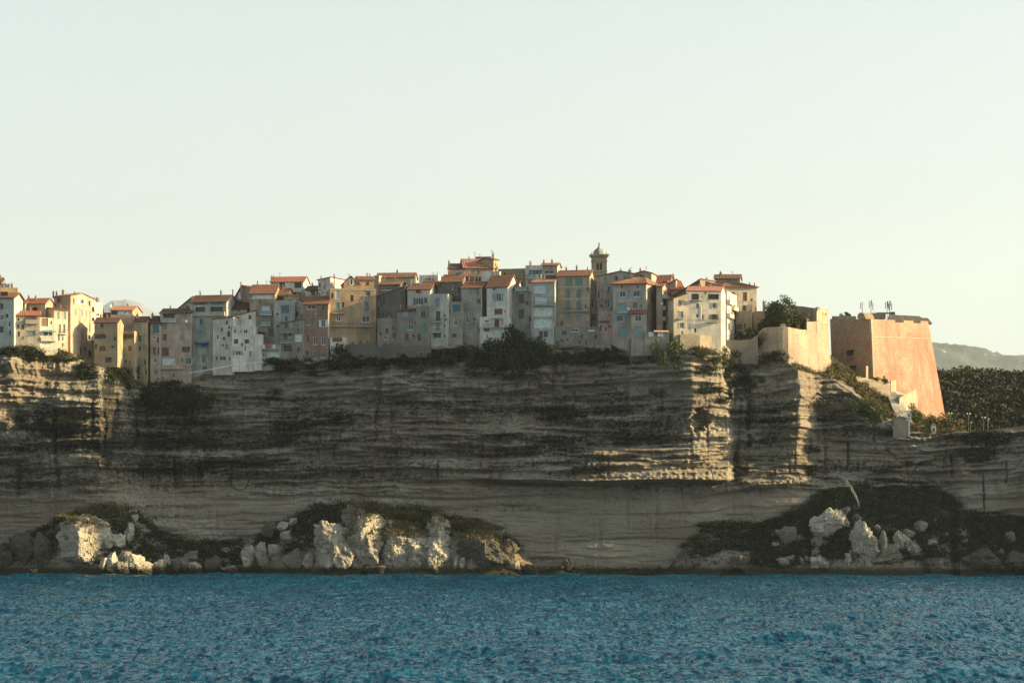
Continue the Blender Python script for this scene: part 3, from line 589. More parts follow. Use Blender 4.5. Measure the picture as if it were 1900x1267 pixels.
        c = [P(-ou, -oV, z0), P(1 + ou, -oV, z0), P(1 + ou, 1 + oV, z0), P(-ou, 1 + oV, z0)]; c2 = [p + Vector((0, 0, .16)) for p in c]; k0 = P(max(.2, min(au, .8)) - rl, .5, zk); k1 = P(max(.2, min(au, .8)) + rl, .5, zk)
        mb.quad(P(0, 0, ze), P(1, 0, ze), P(1, 1, ze), P(0, 1, ze))
        rb.quad(c[3], c[2], c[1], c[0])
        for i in range(4): rb.quad(c[i], c[(i + 1) % 4], c2[(i + 1) % 4], c2[i])
        roof_slab(rb, c2[0], c2[1], k1, k0, .02); roof_slab(rb, c2[2], c2[3], k0, k1, .02); rb.poly([c2[1], c2[2], k1]); rb.poly([c2[3], c2[0], k0])
    else:
        h = 0.5; t = .25; i = [P(t / Wd, t / Lv, 0), P(1 - t / Wd, t / Lv, 0), P(1 - t / Wd, 1 - t / Lv, 0), P(t / Wd, 1 - t / Lv, 0)]; c = [P(0, 0, 0), P(1, 0, 0), P(1, 1, 0), P(0, 1, 0)]
        zz = lambda p, z: Vector((p.x, p.y, z))
        for k in range(4):
            q = (k + 1) % 4; mb.quad(zz(c[k], ze), zz(c[q], ze), zz(i[q], ze), zz(i[k], ze)); mb.quad(zz(i[k], ze), zz(i[q], ze), zz(i[q], ze - h), zz(i[k], ze - h))
        rb.quad(*[zz(p, ze - h + .01) for p in i]); zk = ze
    mb.build('wall', wm, root, org)
    ro = rb.build('roof', tile(ROOFC[rc]) if roof != 'flat' else M['conc'], root, org)
    for (fc, a, b, c, d, st, dp) in wl:
        make_window(root, org, fc, a, b, c, d, st, dp if dp > 0 else 0.0)
    for (bx0, bx1, by, st) in bal:
        fi = 1 if (side and (bx0 + bx1) / 2 > x1) else 0; fc = (F, G)[fi]; t0, _, d0 = fc.at(bx0, by); t1, _, _ = fc.at(bx1, by); z = Z(by, d0); q = 0.95
        m = MB(); fbox(m, fc, t0, t1, z - .15, z, 0.003, q); bo = m.build('balcony', M['conc'] if st != 'g' else M['pipe'], root, org)
        r = MB()
        if st == 'i':
            fbox(r, fc, t0, t1, z + .95, z + 1.02, q - .07, q - .01)
            k = max(3, int((t1 - t0) / .32))
            for j in range(k + 1): x = t0 + (t1 - t0) * j / k; fbox(r, fc, x - .02, x + .02, z + .003, z + .95, q - .06, q - .02)
            for x in (t0, t1): fbox(r, fc, x - .02, x + .02, z + .95, z + 1.0, 0.003, q - .075)
            r.build('railing', M['metal'], bo, org)
        else:
            fbox(r, fc, t0, t1, z + .003, z + 1.0, q - .13, q - .01)
            for x in (t0, t1 - .12): fbox(r, fc, x, x + .12, z + .003, z + .99, 0.003, q - .133)
            r.build('railing', M['teal'] if st == 'g' else wm, bo, org)
    for (ax0, ax1, ay, col) in awn:
        t0, _, d0 = F.at(ax0, ay); t1, _, _ = F.at(ax1, ay); z = Z(ay, d0); m = MB(); Pq = F.P
        m.hexa([Pq(t0, z - .5, 1.4), Pq(t1, z - .5, 1.4), Pq(t1, z - .06, .003), Pq(t0, z - .06, .003), Pq(t0, z - .44, 1.4), Pq(t1, z - .44, 1.4), Pq(t1, z, .003), Pq(t0, z, .003)])
        m.build('awning', simple('awning_cloth', col), root, org)
    for by in band:
        z = Z(by, Dm); m = MB(); fbox(m, F, 0, F.L, z - .12, z + .12, 0.003, .09); m.build('cornice', plaster((.5, .46, .38)), root, org)
    for (qx, qy0, qy1) in pipe:
        t, _, d0 = F.at(qx, qy0); m = MB(); m.tube([F.P(t, Z(qy0, d0), .12), F.P(t, Z(qy1, d0), .12)], .07); m.build('drainpipe', M['pipe'], root, org)
    for c in chim:
        cx, cy = c[0], c[1]; cw = (c[2] if len(c) > 2 else 4) * Dm / FPX; Dc = Dm + min(abs(V.y) * rv, 7); z = Z(cy, Dc); m = MB()
        hgt = max(1.2, z - ze + .2) if z - ze < 6 else 3.0
        m.box((X(cx, Dc), Dc, z - hgt / 2), (cw, cw, hgt)); m.box((X(cx, Dc), Dc, z + .052), (cw + .2, cw + .2, .1))
        co = m.build('chimney', wm if cw > .5 else M['clay'], ro, org)
        m = MB(); m.lathe((X(cx, Dc), Dc, z + .105), [(.12, 0), (.14, .3), (.20, .34), (.03, .55)], 8); m.build('chimney_pot', M['clay'], co, org) if False else m.build('chimney_pot', M['clay'], root, org)
    for (qx, qy, s) in dish:
        t, z, d0 = F.at(qx, qy); m = MB(); c = F.P(t, z, .45); prof = [(s * .5 * math.sin(k * .35), s * .12 * (1 - math.cos(k * .35)) * 2) for k in range(5)]
        k0 = len(m.v); m.lathe((0, 0, 0), prof, 14); rot = Vector((.25, -1, .45)).to_track_quat('Z', 'Y')
        m.v = [rot @ Vector(v) + c for v in m.v]; m.tube([c, F.P(t, z - .1, 0)], .04, 5); m.build('satellite_dish', M['dish'], root, org, True)
    for (qx, qy, hp) in ant:
        Dc = Dm + min(abs(V.y) * .5, 5); z = Z(qy, Dc); h = hp * Dc / FPX; m = MB(); m.tube([(X(qx, Dc), Dc, z - h - 1.5), (X(qx, Dc), Dc, z)], .045, 5)
        for k in range(3): m.tube([(X(qx, Dc) - .5 + .1 * k, Dc, z - .15 - .28 * k), (X(qx, Dc) + .5 - .1 * k, Dc, z - .15 - .28 * k)], .025, 4)
        m.build('antenna', M['metal'], root, org)
    return root
G1 = 'old houses along the cliff edge'; G2 = 'old houses standing behind the front row'
# ---- far left, sunlit group (faces turned towards the sun)
H('tall pale green-grey house cut by the left edge of the photo', (-45, 26), 552, 640, off=2, dl=1.5, wall='pgreen', rise=8, rc='brown', back=8, wins='3,568,6,10,d;3,589,7,10,w;3,611,7,10,d;-14,568,6,10,d;-14,589,6,10,d;8,545,14,7,r', ov=.6)
H('sunlit orange house with a row of chimneys above the left edge', (-30, 33), 534, 600, off=9, dl=-2.5, wall='orange', roof='flat', side=(36, 16), wins='26,547,4,8,g;8,547,8,6,r', chim=((10, 527), (15, 529), (22, 528)), group=G2)
H('small terracotta coloured attic block highest at the left edge', (-20, 7), 520, 545, off=15, dl=-1, wall='tan', rise=4, rc='red', wins='1,526,3,6,d', back=5, group=G2)
H('small cream house with bright red lean-to roof and pink loggia', (25, 74), 586, 640, off=2.5, dl=-1.2, wall='cream', rise=8, rc='bright', back=5, rv=.9, wins='34,593,5,6,w;58,591,20,10,k;35,619,4,9,d;57,618,17,9,g', bal=((47, 72, 600, 'c'),))
H('low grey flat house above the bright red lean-to roof', (24, 46), 564, 592, off=12, dl=.5, wall='grey', rise=5, rc='brown', back=5, wins='', group=G2)
H('cream house with sloping red roof and dark corner terrace', (44, 84), 563, 640, off=8, dl=1.5, wall='peach', rise=9, rc='bright', back=9, side=(101, 5.0), wins='65,575,10,9,r;92,579,4,16,w;88,598,9,14,d;95,598,3,5,d', group=G2)
H('cream house front stepping down beside the white balcony', (74, 101), 590, 640, off=3, dl=-2.5, wall='cream', roof='flat', back=5, wins='83,597,12,14,k;95,598,3,5,d')
H('narrow pale house with four green shuttered windows', (100, 126), 577, 655, off=4, dl=-3.2, wall='cream', rise=4, rc='red', back=6, wins='108,585,5,13,n;120,585,5,14,n;111,609,4,16,d;119,609,4,16,d', bal=((109, 123, 619, 'i'),))
H('white balcony house with blue awning on stilts above the rocks', (74, 107), 608, 640, off=-1.5, dl=-2.0, wall='wcream', roof='flat', back=5, wins='85,617,8,9,d;94,617,6,9,d', bal=((74, 104, 632, 'c'),), awn=((78, 103, 613, (.08, .25, .34)),))
H('tall white building whose sunlit side is cut by a diagonal shadow', (100, 131), 549, 662, off=6, dl=3.2, wall='peach', rise=4, rc='brown', back=12, side=(176, 13), rv=.5, ov=.3,
  wins='96,557,8,8,g;109,557,7,8,d;137,558,2,10,d;152,559,7,9,ow;168,562,7,8,d;140,579,3,12,g;151,580,4,12,g;160,581,3,12,g;169,583,6,12,g;168,607,6,15,n;168,626,9,10,w;161,626,3,7,d;153,625,3,13,g;150,650,3,14,d;158,646,4,7,d;167,655,5,12,d', chim=((99, 542, 3), (105, 543, 3), (117, 540, 4), (139, 544, 4), (146, 546, 5)))
H('cream back wing beside the tall white building', (168, 190), 562, 615, off=20, dl=-4, wall='wcream', roof='flat', back=6, wins='', chim=((175, 555, 2), (179, 555, 2), (182, 555, 2)), group=G2)
H('red roofed low house squeezed left of the sunlit penthouse', (186, 206), 590, 605, off=20, dl=1, wall='tan', rise=9, rc='dark', back=5, group=G2)
H('sunlit penthouse with tiled awning roof and a long window', (205, 246), 576, 620, off=14, dl=-.5, wall='peach', rise=7, rc='pinkr', back=7, side=(263, 8), wins='212,580,11,7,d;225,580,11,7,c;237,580,9,7,c', bal=((205, 243, 591, 'c'),), dish=((208, 568, 1.1),), group=G2)
H('pink terrace wall house below the sunlit penthouse', (213, 250), 592, 640, off=9, dl=.5, wall='peach', roof='flat', back=4, wins='', group=G2)
H('ochre house with a strip window under a dark red roof', (175, 218), 599, 662, off=2, dl=.8, wall='ochre', rise=9, rc='dark', back=7, wins='189,604,6,7,d;186,624,22,8,d;178,642,5,8,k;190,646,12,9,k;201,667,12,9,d', ov=.3)
H('ochre house with a plant terrace on top and a small white box window', (214, 249), 614, 690, off=1.2, dl=.8, wall='ochre', roof='flat', back=6, wins='236,624,24,8,d;241,646,6,9,k;233,670,4,5,d', band=(616,))
H('narrow yellow house with a small arched window', (249, 273), 596, 708, off=-1, dl=1, wall='yellow', rise=8, rc='dark', back=6, side=(280, 4), wins='260,607,7,10,t;259,628,7,14,m;267,627,4,14,t;259,646,4,7,d;276,610,2,10,k;269,672,3,10,d;271,690,4,8,k')
H('pinkish house with a big blue window under the roof', (279, 298), 601, 714, off=-1.5, dl=.4, wall='gpink', rise=14, rc='dark', back=7, wins='289,611,12,14,b;286,626,5,7,m;286,650,5,13,k;294,651,3,12,d;287,669,6,9,m;289,690,4,6,k;293,703,3,4,d', pipe=((297, 603, 700),), name='house')
H('tall grey house with a recessed top balcony and glazed box', (297, 355), 581, 702, off=-1, dl=1.5, wall='gpink', rise=8, rc='dark', back=8, wins='313,589,22,13,r;340,586,14,6,g;306,605,7,11,g;349,605,6,12,g;306,625,7,11,k;338,626,7,10,g;307,652,12,15,k;345,648,15,9,d;313,673,24,17,c;351,670,13,12,ot;338,668,3,4,d;322,696,3,4,d', bal=((300, 326, 597, 'g'), (300, 344, 684, 'c')), dish=((347, 597, .9),), chim=((316, 571, 2), (337, 571, 3)))
H('large pale house with a balustrade terrace and two upper loggias', (353, 420), 560, 690, off=1, dl=2.5, wall='blueg', rise=12, rc='dark', back=10, wins='371,563,25,4,k;403,563,25,6,b;371,575,19,10,r;402,575,24,11,r;373,597,6,11,b;399,598,11,6,w;371,620,10,14,t;398,620,8,15,t;380,640,12,8,b;378,665,7,14,n;380,683,9,9,w',
  bal=((358, 418, 586, 'c'),), awn=((366, 386, 635, (.04, .14, .32)),), chim=((372, 544, 2), (410, 541, 3)) , dish=((412, 592, .9),), pipe=((361, 640, 690),))
H('pale gabled back part of the large pale house', (327, 356), 575, 600, off=8, dl=2, wall='peach', roof='shed', topr=552, rc='dark', back=8, wins='348,571,4,6,d', group=G2)
H('pale blue-grey house under a wide dark roof', (417, 458), 573, 625, off=6, dl=1.5, wall='blueg', rise=14, rc='dark', back=9, wins='443,577,5,6,w;445,591,11,9,r', group=G2)
H('small leaning pale house with one square window', (438, 472), 585, 610, off=3.5, dl=1.2, wall='white', roof='shed', topr=577, rc='brown', back=5, wins='464,588,5,7,d')
H('narrow pale house with a covered top loggia', (395, 433), 592, 676, off=-1.0, dl=1.2, wall='offw', roof='shed', topr=588, rc='dark', back=6, wins='421,598,4,6,d;411,612,5,9,w;413,641,6,5,w;421,643,5,9,t;402,664,4,5,d;413,665,12,8,w;427,665,4,5,d', pipe=((428, 598, 678),))
H('white stepped house with five small windows and a wide teal one', (430, 472), 604, 670, off=-1.6, dl=.5, wall='white', roof='flat', back=6, wins='436,614,3,5,d;447,614,2,5,t;455,615,9,7,w;438,633,8,8,k;458,633,8,7,k;442,655,10,8,ot', pipe=((452, 612, 668), (429, 640, 678)))
H('lower white extension on the right of the stepped house', (472, 486), 620, 668, off=-1.4, dl=.1, wall='white', roof='flat', back=5, wins='')
H('brown-grey house with red tiled roof and a glazed top strip', (463, 510), 545, 640, off=5, dl=.8, wall='tan', rise=16, rc='red', back=11, wins='487,550,38,7,c;493,575,15,15,c;493,590,11,8,g;503,616,10,14,d;484,622,16,12,r', bal=((483, 505, 584, 'g'), (485, 503, 604, 'g')), band=(554,), chim=((447, 526, 2), (478, 524, 2)), group=G2)
H('brown gable end with one white shuttered window', (430, 466), 560, 620, off=9, dl=3.6, wall='tan', roof='gable', apex=(449, 529), topr=536, rc='red', back=10, wins='445,549,5,12,W', chim=((432, 540, 2),), group=G2)
H('small white box house beside the laundry terrace', (486, 520), 640, 668, off=-.8, dl=.8, wall='blueg', roof='flat', back=5, wins='490,659,6,6,w;507,658,20,8,c', bal=((488, 519, 648, 'i'),))
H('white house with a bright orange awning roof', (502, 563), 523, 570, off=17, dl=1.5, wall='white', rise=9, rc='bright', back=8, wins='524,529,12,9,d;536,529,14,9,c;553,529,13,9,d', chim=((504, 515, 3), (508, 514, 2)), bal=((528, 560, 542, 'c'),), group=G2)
H('low dark roofed house between two higher red roofs', (502, 534), 548, 580, off=9, dl=.6, wall='offw', rise=12, rc='brown', back=8, wins='521,553,12,6,r', group=G2)
H('pale house with a blue shuttered double window', (508, 547), 558, 630, off=3.6, dl=1.0, wall='blueg', roof='flat', back=7, wins='529,574,16,15,b;531,591,6,10,b', bal=())
H('house with a long bright red roof falling to the right', (534, 565), 545, 630, off=4.6, dl=2.6, wall='offw', roof='shed', topr=562, rc='red', back=9, wins='558,571,3,6,m', group=G2)
H('tiny house with a white balustrade and a glazed box', (520, 562), 600, 662, off=-.6, dl=1.2, wall='stone', roof='shed', topr=593, rc='brown', back=5, wins='531,604,5,8,k;540,603,6,10,t;553,603,3,4,d;530,625,6,8,d;554,627,13,13,c;554,648,5,8,d;534,646,16,10,r', bal=((521, 544, 617, 'c'), (521, 545, 636, 'i')))
H('brown-red house with two rows of tall white framed windows', (563, 609), 564, 668, off=-.6, dl=1.6, wall='obrown', rise=14, rc='red', back=10, wins='578,570,16,8,w;600,571,4,7,d;572,597,6,12,m;600,600,8,13,ow;572,627,3,11,d;585,632,8,15,m;600,632,8,15,m;570,654,5,6,d;584,658,9,14,m;599,658,9,12,m', pipe=((564, 590, 658), (609, 575, 660)), group=G1)
H('small dark roofed white house high behind the red roof', (567, 600), 538, 562, off=14, dl=1, wall='offw', rise=7, rc='dark', back=7, wins='580,543,10,8,d;589,543,4,8,d', group=G2)
H('tall white gable wall next to the orange lit house', (590, 613), 519, 560, off=13, dl=1.5, wall='white', roof='shed', topr=515, rc='red', back=10, wins='593,529,3,7,d', group=G2)
H('low orange wall house stepping down left of the orange lit house', (590, 616), 551, 590, off=8, dl=-1.3, wall='orange', roof='flat', back=6, wins='', chim=((593, 546, 3), (602, 552, 3)), group=G2)
H('orange lit house with a rooftop dormer and blue shutters', (612, 698), 536, 622, off=5, dl=-2.0, wall='orange', roof='flat', back=10, wins='625,547,7,16,W;626,567,9,12,t;653,553,6,11,d;682,545,10,9,b;680,569,8,19,b;628,591,7,9,w;653,573,7,5,g;679,592,14,12,w', bal=((616, 640, 581, 'i'), (615, 692, 605, 'i')), chim=((596, 515, 2), (620, 512, 2)), name='house', band=(538,))
H('orange lit dormer storey with white open shutters', (638, 668), 526, 545, off=9, dl=-.8, wall='orange', roof='gable', apex=(651, 513), topr=527, rc='red', back=7, wins='652,523,5,11,ow;671,524,3,3,d', group=G2)
H('long red roofed attic beside the orange dormer', (664, 694), 520, 545, off=12, dl=-.8, wall='orange', rise=6, rc='red', back=6, wins='682,526,5,6,d', chim=((681, 509, 2), (686, 511, 2)), group=G2)
H('low cream house with a long brown roof on the skyline', (699, 768), 515, 540, off=26, dl=1, wall='cream', rise=8, rc='brown', back=8, wins='', chim=((737, 503, 3), (715, 515, 3)), group=G2)
H('small dark grey block on the skyline', (694, 703), 511, 540, off=24, dl=.5, wall='grey', roof='flat', back=5, group=G2)
# ---- centre
H('dark weathered house under a long roof rising to the right', (697, 752), 549, 640, off=6, dl=2.5, wall='dgrey', roof='shed', topr=531, rc='grey', back=9, wins='713,558,5,12,d;747,543,4,7,d;750,557,7,14,d', group=G2, dish=())
H('grey attic with a wide low window above the dark weathered house', (702, 742), 528, 550, off=13, dl=1.5, wall='dgrey', rise=5, rc='brown', back=7, wins='716,536,18,5,w', group=G2)
H('pale gabled house with a round blue window', (756, 799), 537, 600, off=4.5, dl=1.4, wall='offw', rise=11, rc='brown', back=8, wins='776,541,9,5,k;776,559,9,12,ob', pipe=((798, 540, 600),), group=G2)
H('white roof terrace block with a wide white window', (778, 813), 510, 530, off=17, dl=1, wall='white', roof='flat', back=7, wins='795,518,9,5,w;804,518,3,3,d', ant=((804, 505, 8), (811, 504, 9)), group=G2)
H('low red roofed house beneath the white roof terrace block', (783, 822), 531, 560, off=12, dl=1.2, wall='blueg', rise=9, rc='red', back=7, wins='', group=G2)
H('crumbling stone house with a small roof and dark barred window', (737, 772), 577, 640, off=.5, dl=1.4, wall='stone', rise=4, rc='dark', back=5, wins='752,583,11,11,t;762,607,10,10,on;755,625,7,12,k')
H('crumbling narrow stone house with a faded green door', (772, 797), 568, 640, off=-.2, dl=1.0, wall='stone', roof='flat', back=6, wins='785,583,8,10,d;788,611,12,20,n;778,626,6,12,k')
H('low ruined stone house with a brown upper patch', (700, 738), 590, 640, off=2, dl=1.2, wall='stone', roof='flat', back=5, wins='713,573,4,8,d;731,622,5,8,d;696,622,6,8,d', group=G1)
H('narrow pale plastered house with stacked doors and balconies', (797, 831), 545, 640, off=.8, dl=1.0, wall='pgreen', roof='flat', back=7, wins='811,561,9,17,g;813,586,8,17,d;812,607,8,12,g;811,622,14,8,r;825,585,3,3,d;825,604,3,4,d;825,623,3,4,d', bal=((801, 819, 598, 'i'), (801, 820, 617, 'i')), pipe=((797, 545, 630), (828, 575, 628)))
H('grey house with dark blue loggia and a weathered upper wall', (819, 857), 523, 600, off=8, dl=1.2, wall='dgrey', rise=13, rc='red', back=9, wins='', group=G2)
H('stepped grey wall house holding the dark blue loggia', (830, 858), 560, 640, off=2, dl=1.0, wall='grey', roof='flat', back=6, wins='847,572,15,15,b;845,598,6,12,w;843,622,8,6,d')
H('tall plain grey house with a bright red corrugated roof', (856, 893), 534, 640, off=2.8, dl=1.6, wall='grey', rise=11, rc='red', back=10, wins='886,542,7,11,n;867,568,6,8,t;867,593,5,12,w;858,622,6,12,b', pipe=((893, 534, 590),))
H('small dark red roof behind the tall plain grey house', (850, 878), 521, 545, off=13, dl=.6, wall='grey', rise=7, rc='red', back=6, group=G2)
H('white tower house with red roof and a single blue shuttered window', (903, 942), 532, 640, off=1.5, dl=2.0, wall='white', rise=21, rc='red', back=10, wins='917,535,4,5,d;925,552,9,15,ot;925,578,15,10,k;937,577,2,4,d', dish=((932, 550, .0001),) if False else (), pipe=((942, 535, 625),))
H('white lower annex with a balcony under the white tower house', (890, 943), 587, 640, off=-.8, dl=2.0, wall='white', roof='flat', back=4, wins='903,596,8,5,w;922,600,9,13,k;903,612,10,5,d;923,618,10,12,c', bal=((896, 940, 608, 'i'),), awn=((912, 933, 589, (.18, .26, .25)),))
H('sunlit orange house with terracotta roof, highest of the centre', (860, 922), 498, 560, off=24, dl=-1.2, wall='orange', rise=16, rc='pinkr', back=9, wins='877,505,6,7,t;887,505,6,7,t', group=G2)
H('plain orange side wing left of the highest orange house', (832, 862), 499, 545, off=22, dl=.5, wall='peach', rise=9, rc='dark', back=7, wins='853,509,6,9,n;862,508,4,8,d', chim=((833, 486, 3),), group=G2)
H('sunlit corner turret on the highest orange house', (916, 925), 483, 510, off=26, dl=-2, wall='orange', rise=3, rc='red', back=5, wins='920,491,2,5,d', group=G2)
H('small roof cabin on top of the highest orange house', (882, 912), 476, 490, off=29, dl=.5, wall='stone', roof='flat', back=5, ant=((881, 467, 12), (913, 463, 12)), chim=((915, 472, 3),), group=G2)
H('white slab parapet house behind the white tower house', (893, 927), 503, 530, off=14, dl=.5, wall='white', roof='flat', back=5, group=G2)
H('wide olive brown house with two dark upright windows', (924, 976), 498, 560, off=20, dl=2, wall='olive', roof='flat', back=9, wins='937,512,5,12,d;967,512,5,8,t', dish=((953, 514, 1.2),), group=G2)
H('narrow grey-green house under a dark red lean-to roof', (936, 957), 537, 640, off=6, dl=1, wall='pgreen', rise=16, rc='dark', back=8, wins='948,561,8,18,g;949,578,5,7,d', group=G2)
H('grey-green house with a rooftop canopy and dark windows', (956, 988), 540, 640, off=5, dl=1.4, wall='grey', roof='flat', back=8, wins='967,554,10,15,d;967,582,10,16,d;948,578,4,6,d;978,562,5,6,d', bal=((957, 980, 539, 'g'),), group=G2)
H('white top floor flat with a bright blue door and glass balcony', (975, 1006), 492, 540, off=12, dl=1, wall='white', roof='flat', back=7, wins='994,507,12,13,ob', bal=((976, 1005, 516, 'g'),), chim=((984, 487, 4),), group=G2)
H('grey top floor flat with a wide white window and dark recess', (1004, 1034), 493, 545, off=12.3, dl=.8, wall='grey', rise=4, rc='red', back=7, wins='1019,505,17,6,w;1019,514,25,5,k;1024,522,17,7,r', group=G2)
H('narrow white house with four floors of glazed windows', (986, 1029), 524, 640, off=1.2, dl=1.4, wall='blueg', rise=6, rc='pinkr', back=8, wins='1002,537,22,15,c;1004,556,22,15,c;1008,578,34,16,c;1008,600,34,16,c;1008,620,18,13,w', bal=((989, 1029, 567, 'i'),), band=(549, 588, 610), pipe=((1027, 612, 634),), ov=.2)
H('orange-beige bay squeezed beside the glazed white house', (1018, 1036), 528, 640, off=6, dl=.5, wall='peach', roof='flat', back=6, wins='1023,541,5,11,d;1034,585,5,12,d', group=G2)
H('tall pink house with symmetrical green windows and a balcony', (1034, 1094), 512, 640, off=4, dl=1.6, wall='peach', rise=10, rc='red', back=9, wins='1055,523,14,16,n;1074,523,14,16,n;1054,545,9,16,n;1074,545,9,16,n;1054,567,9,17,n;1074,567,9,17,n;1054,590,9,14,g;1074,590,9,14,g', bal=((1041, 1093, 578, 'i'),), band=(532, 554), chim=((1070, 495, 3), (1051, 499, 2), (1090, 499, 2)), ant=((1040, 495, 8), (1049, 495, 8)))
H('dark narrow house in the gap right of the tall pink house', (1093, 1113), 522, 640, off=9, dl=.5, wall='gpink', roof='flat', back=7, wins='1099,562,3,14,d;1103,588,8,12,d', group=G2)
H('wide gabled grey-pink house with one blue shuttered window', (1107, 1187), 512, 640, off=8, dl=2.5, wall='gpink', roof='gable', apex=(1152, 503), topr=510, rc='brown', back=10, wins='1123,521,6,14,t;1144,516,5,7,d;1161,516,7,8,n;1181,515,5,7,d;1130,537,6,12,b;1127,564,9,15,ot', bal=((1111, 1134, 577, 'c'),), chim=((1152, 501, 2), (1168, 502, 5)), ant=((1171, 495, 8),), group=G2)
H('reddish low annex under the wide gabled house', (1110, 1137), 577, 640, off=3, dl=1.0, wall='pink', roof='flat', back=4, wins='1122,597,20,3,k')
H('sunlit attic storey with chimney stacks behind the hipped house', (1180, 1209), 507, 530, off=11, dl=1, wall='peach', roof='gable', apex=(1194, 503), rc='red', back=8, wins='1194,514,4,6,d;1189,514,3,6,d', chim=((1188, 500, 3), (1183, 512, 2)), ant=((1199, 494, 9),), group=G2)
H('small red roofed house with sunlit gable on the skyline', (1207, 1242), 524, 590, off=18, dl=1.5, wall='gpink', rise=13, rc='red', back=10, side=(1250, 9), wins='1240,528,3,8,d', chim=((1220, 515, 3), (1249, 511, 3)), group=G2)
H('hip roofed house with grey front and sunlit side wall', (1137, 1199), 527, 640, off=.8, dl=2.2, wall='gpink', roof='hip', apex=(1172, 517), rise=12, rc='red', back=8, side=(1228, 11), ov=.6,
  wins='1154,531,4,4,d;1183,531,4,4,d;1155,546,11,11,ot;1181,545,12,11,ot;1154,571,17,16,t;1178,567,9,13,m;1189,568,7,10,m;1150,591,11,12,ot;1162,591,8,11,t;1183,591,11,10,ot;1156,615,17,16,t;1183,615,17,17,t;1203,546,2,9,g;1209,546,2,9,g;1214,546,3,12,g;1203,569,2,12,d;1210,569,2,9,g;1216,569,3,8,g', bal=((1146, 1166, 580, 'g'),), dish=((1166, 574, 1.0),), band=(558,), chim=((1172, 513, 3),))
H('small porch with red tiled canopy on the hip roofed house', (1171, 1198), 582, 640, off=-.6, dl=.9, wall='gpink', rise=6, rc='red', back=2.4, rv=.95, wins='1184,591,12,11,w;1184,615,15,17,t')
H('slim sunlit house with stacked round balconies', (1218, 1229), 532, 625, off=5, dl=.4, wall='peach', rise=5, rc='red', back=8, side=(1238, 8), wins='1233,545,4,12,g;1233,566,4,10,g;1233,590,4,10,g', bal=((1229, 1238, 553, 'c'), (1229, 1238, 574, 'c'), (1229, 1238, 594, 'c')), dish=((1228, 564, .9),), group=G2)
H('dark shaded house deep in the gap between the sunlit houses', (1236, 1254), 530, 640, off=16, dl=.5, wall='grey', roof='shed', topr=520, rc='dark', back=7, group=G2)
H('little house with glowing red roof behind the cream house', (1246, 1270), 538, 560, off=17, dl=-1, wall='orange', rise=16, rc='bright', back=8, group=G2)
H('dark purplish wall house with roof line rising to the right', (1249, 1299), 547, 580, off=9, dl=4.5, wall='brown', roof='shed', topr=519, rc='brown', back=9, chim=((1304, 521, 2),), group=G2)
H('plain beige attic wall behind the cream house', (1297, 1342), 520, 560, off=8.5, dl=.5, wall='peach', roof='shed', topr=531, rc='pinkr', back=6, group=G2)
H('broad cream house with a roof terrace and scattered small windows', (1273, 1338), 541, 640, off=3.5, dl=-1.5, wall='wcream', rise=8, rc='pinkr', back=9, side=(1346, 8), wins='1290,551,14,12,r;1309,543,3,4,d;1324,550,20,9,r;1294,567,6,8,g;1325,567,7,10,og;1294,586,5,7,w;1325,589,8,12,ok;1290,613,5,9,w;1341,570,3,10,g;1341,595,3,10,g', bal=((1282, 1303, 557, 'i'), (1312, 1334, 597, 'i')), band=(594,), pipe=((1301, 568, 594),), ov=.2)
H('lower left part of the broad cream house with two dark doors', (1250, 1274), 555, 640, off=3.2, dl=-1.0, wall='cream', roof='shed', topr=546, rc='brown', back=8, wins='1261,562,6,9,g;1262,584,11,13,g;1265,604,7,11,og', bal=((1257, 1269, 591, 'i'),))
H('sunlit orange and white house with balconies seen edge on', (1344, 1349), 540, 640, off=8, dl=.2, wall='wcream', roof='flat', back=8, side=(1367, 16), wins='1352,555,4,12,g;1358,562,4,10,g;1363,570,3,10,d;1352,580,4,12,g;1358,585,4,12,d;1363,592,3,10,g;1352,605,4,12,g', bal=((1349, 1356, 563, 'c'), (1357, 1365, 575, 'c'), (1349, 1357, 588, 'c')), wall_=None) if False else \
H('sunlit orange and white house with balconies seen edge on', (1344, 1349), 540, 640, off=8, dl=.2, wall='wcream', roof='flat', back=8, side=(1367, 16), wins='1352,555,4,12,g;1358,562,4,10,g;1363,570,3,10,d;1352,580,4,12,g;1358,585,4,12,d;1363,592,3,10,g;1352,605,4,12,g', bal=((1349, 1356, 563, 'c'), (1357, 1365, 575, 'c'), (1349, 1357, 588, 'c')))
H('cream house with hipped brown roof and two tall dark shutters', (1338, 1404), 534, 640, off=20, dl=-2.2, wall='cream', roof='hip', rise=9, apex=(1368, 526), rc='brown', back=9, wins='1382,550,8,16,k;1381,571,7,9,k;1360,546,7,7,d', band=(559,), chim=((1391, 527, 2), (1400, 528, 2)), ov=.6, group=G2)
H('upper storey with red-brown roof rising over the hipped house', (1326, 1373), 517, 535, off=29, dl=1, wall='stone', rise=7, rc='brown', back=7, wins='', chim=((1337, 506, 4), (1311, 518, 3)), group=G2)
H('plain brown wall house below the hipped cream house', (1366, 1394), 577, 640, off=12, dl=.4, wall='tan', roof='flat', back=5, wins='1372,606,10,8,d')
H('low brown walled yard building left of the big tree', (1398, 1424), 577, 612, off=16, dl=.8, wall='tan', roof='flat', back=5, wins='', chim=((1402, 572, 3), (1417, 560, 4)), group=G2)
H('low open porch with a pinkish awning and lit openings', (1196, 1242), 616, 640, off=.2, dl=-.3, wall='stone', roof='flat', back=4, wins='1208,620,9,8,W;1225,620,9,8,W', awn=((1213, 1240, 613, (.62, .36, .30)),))
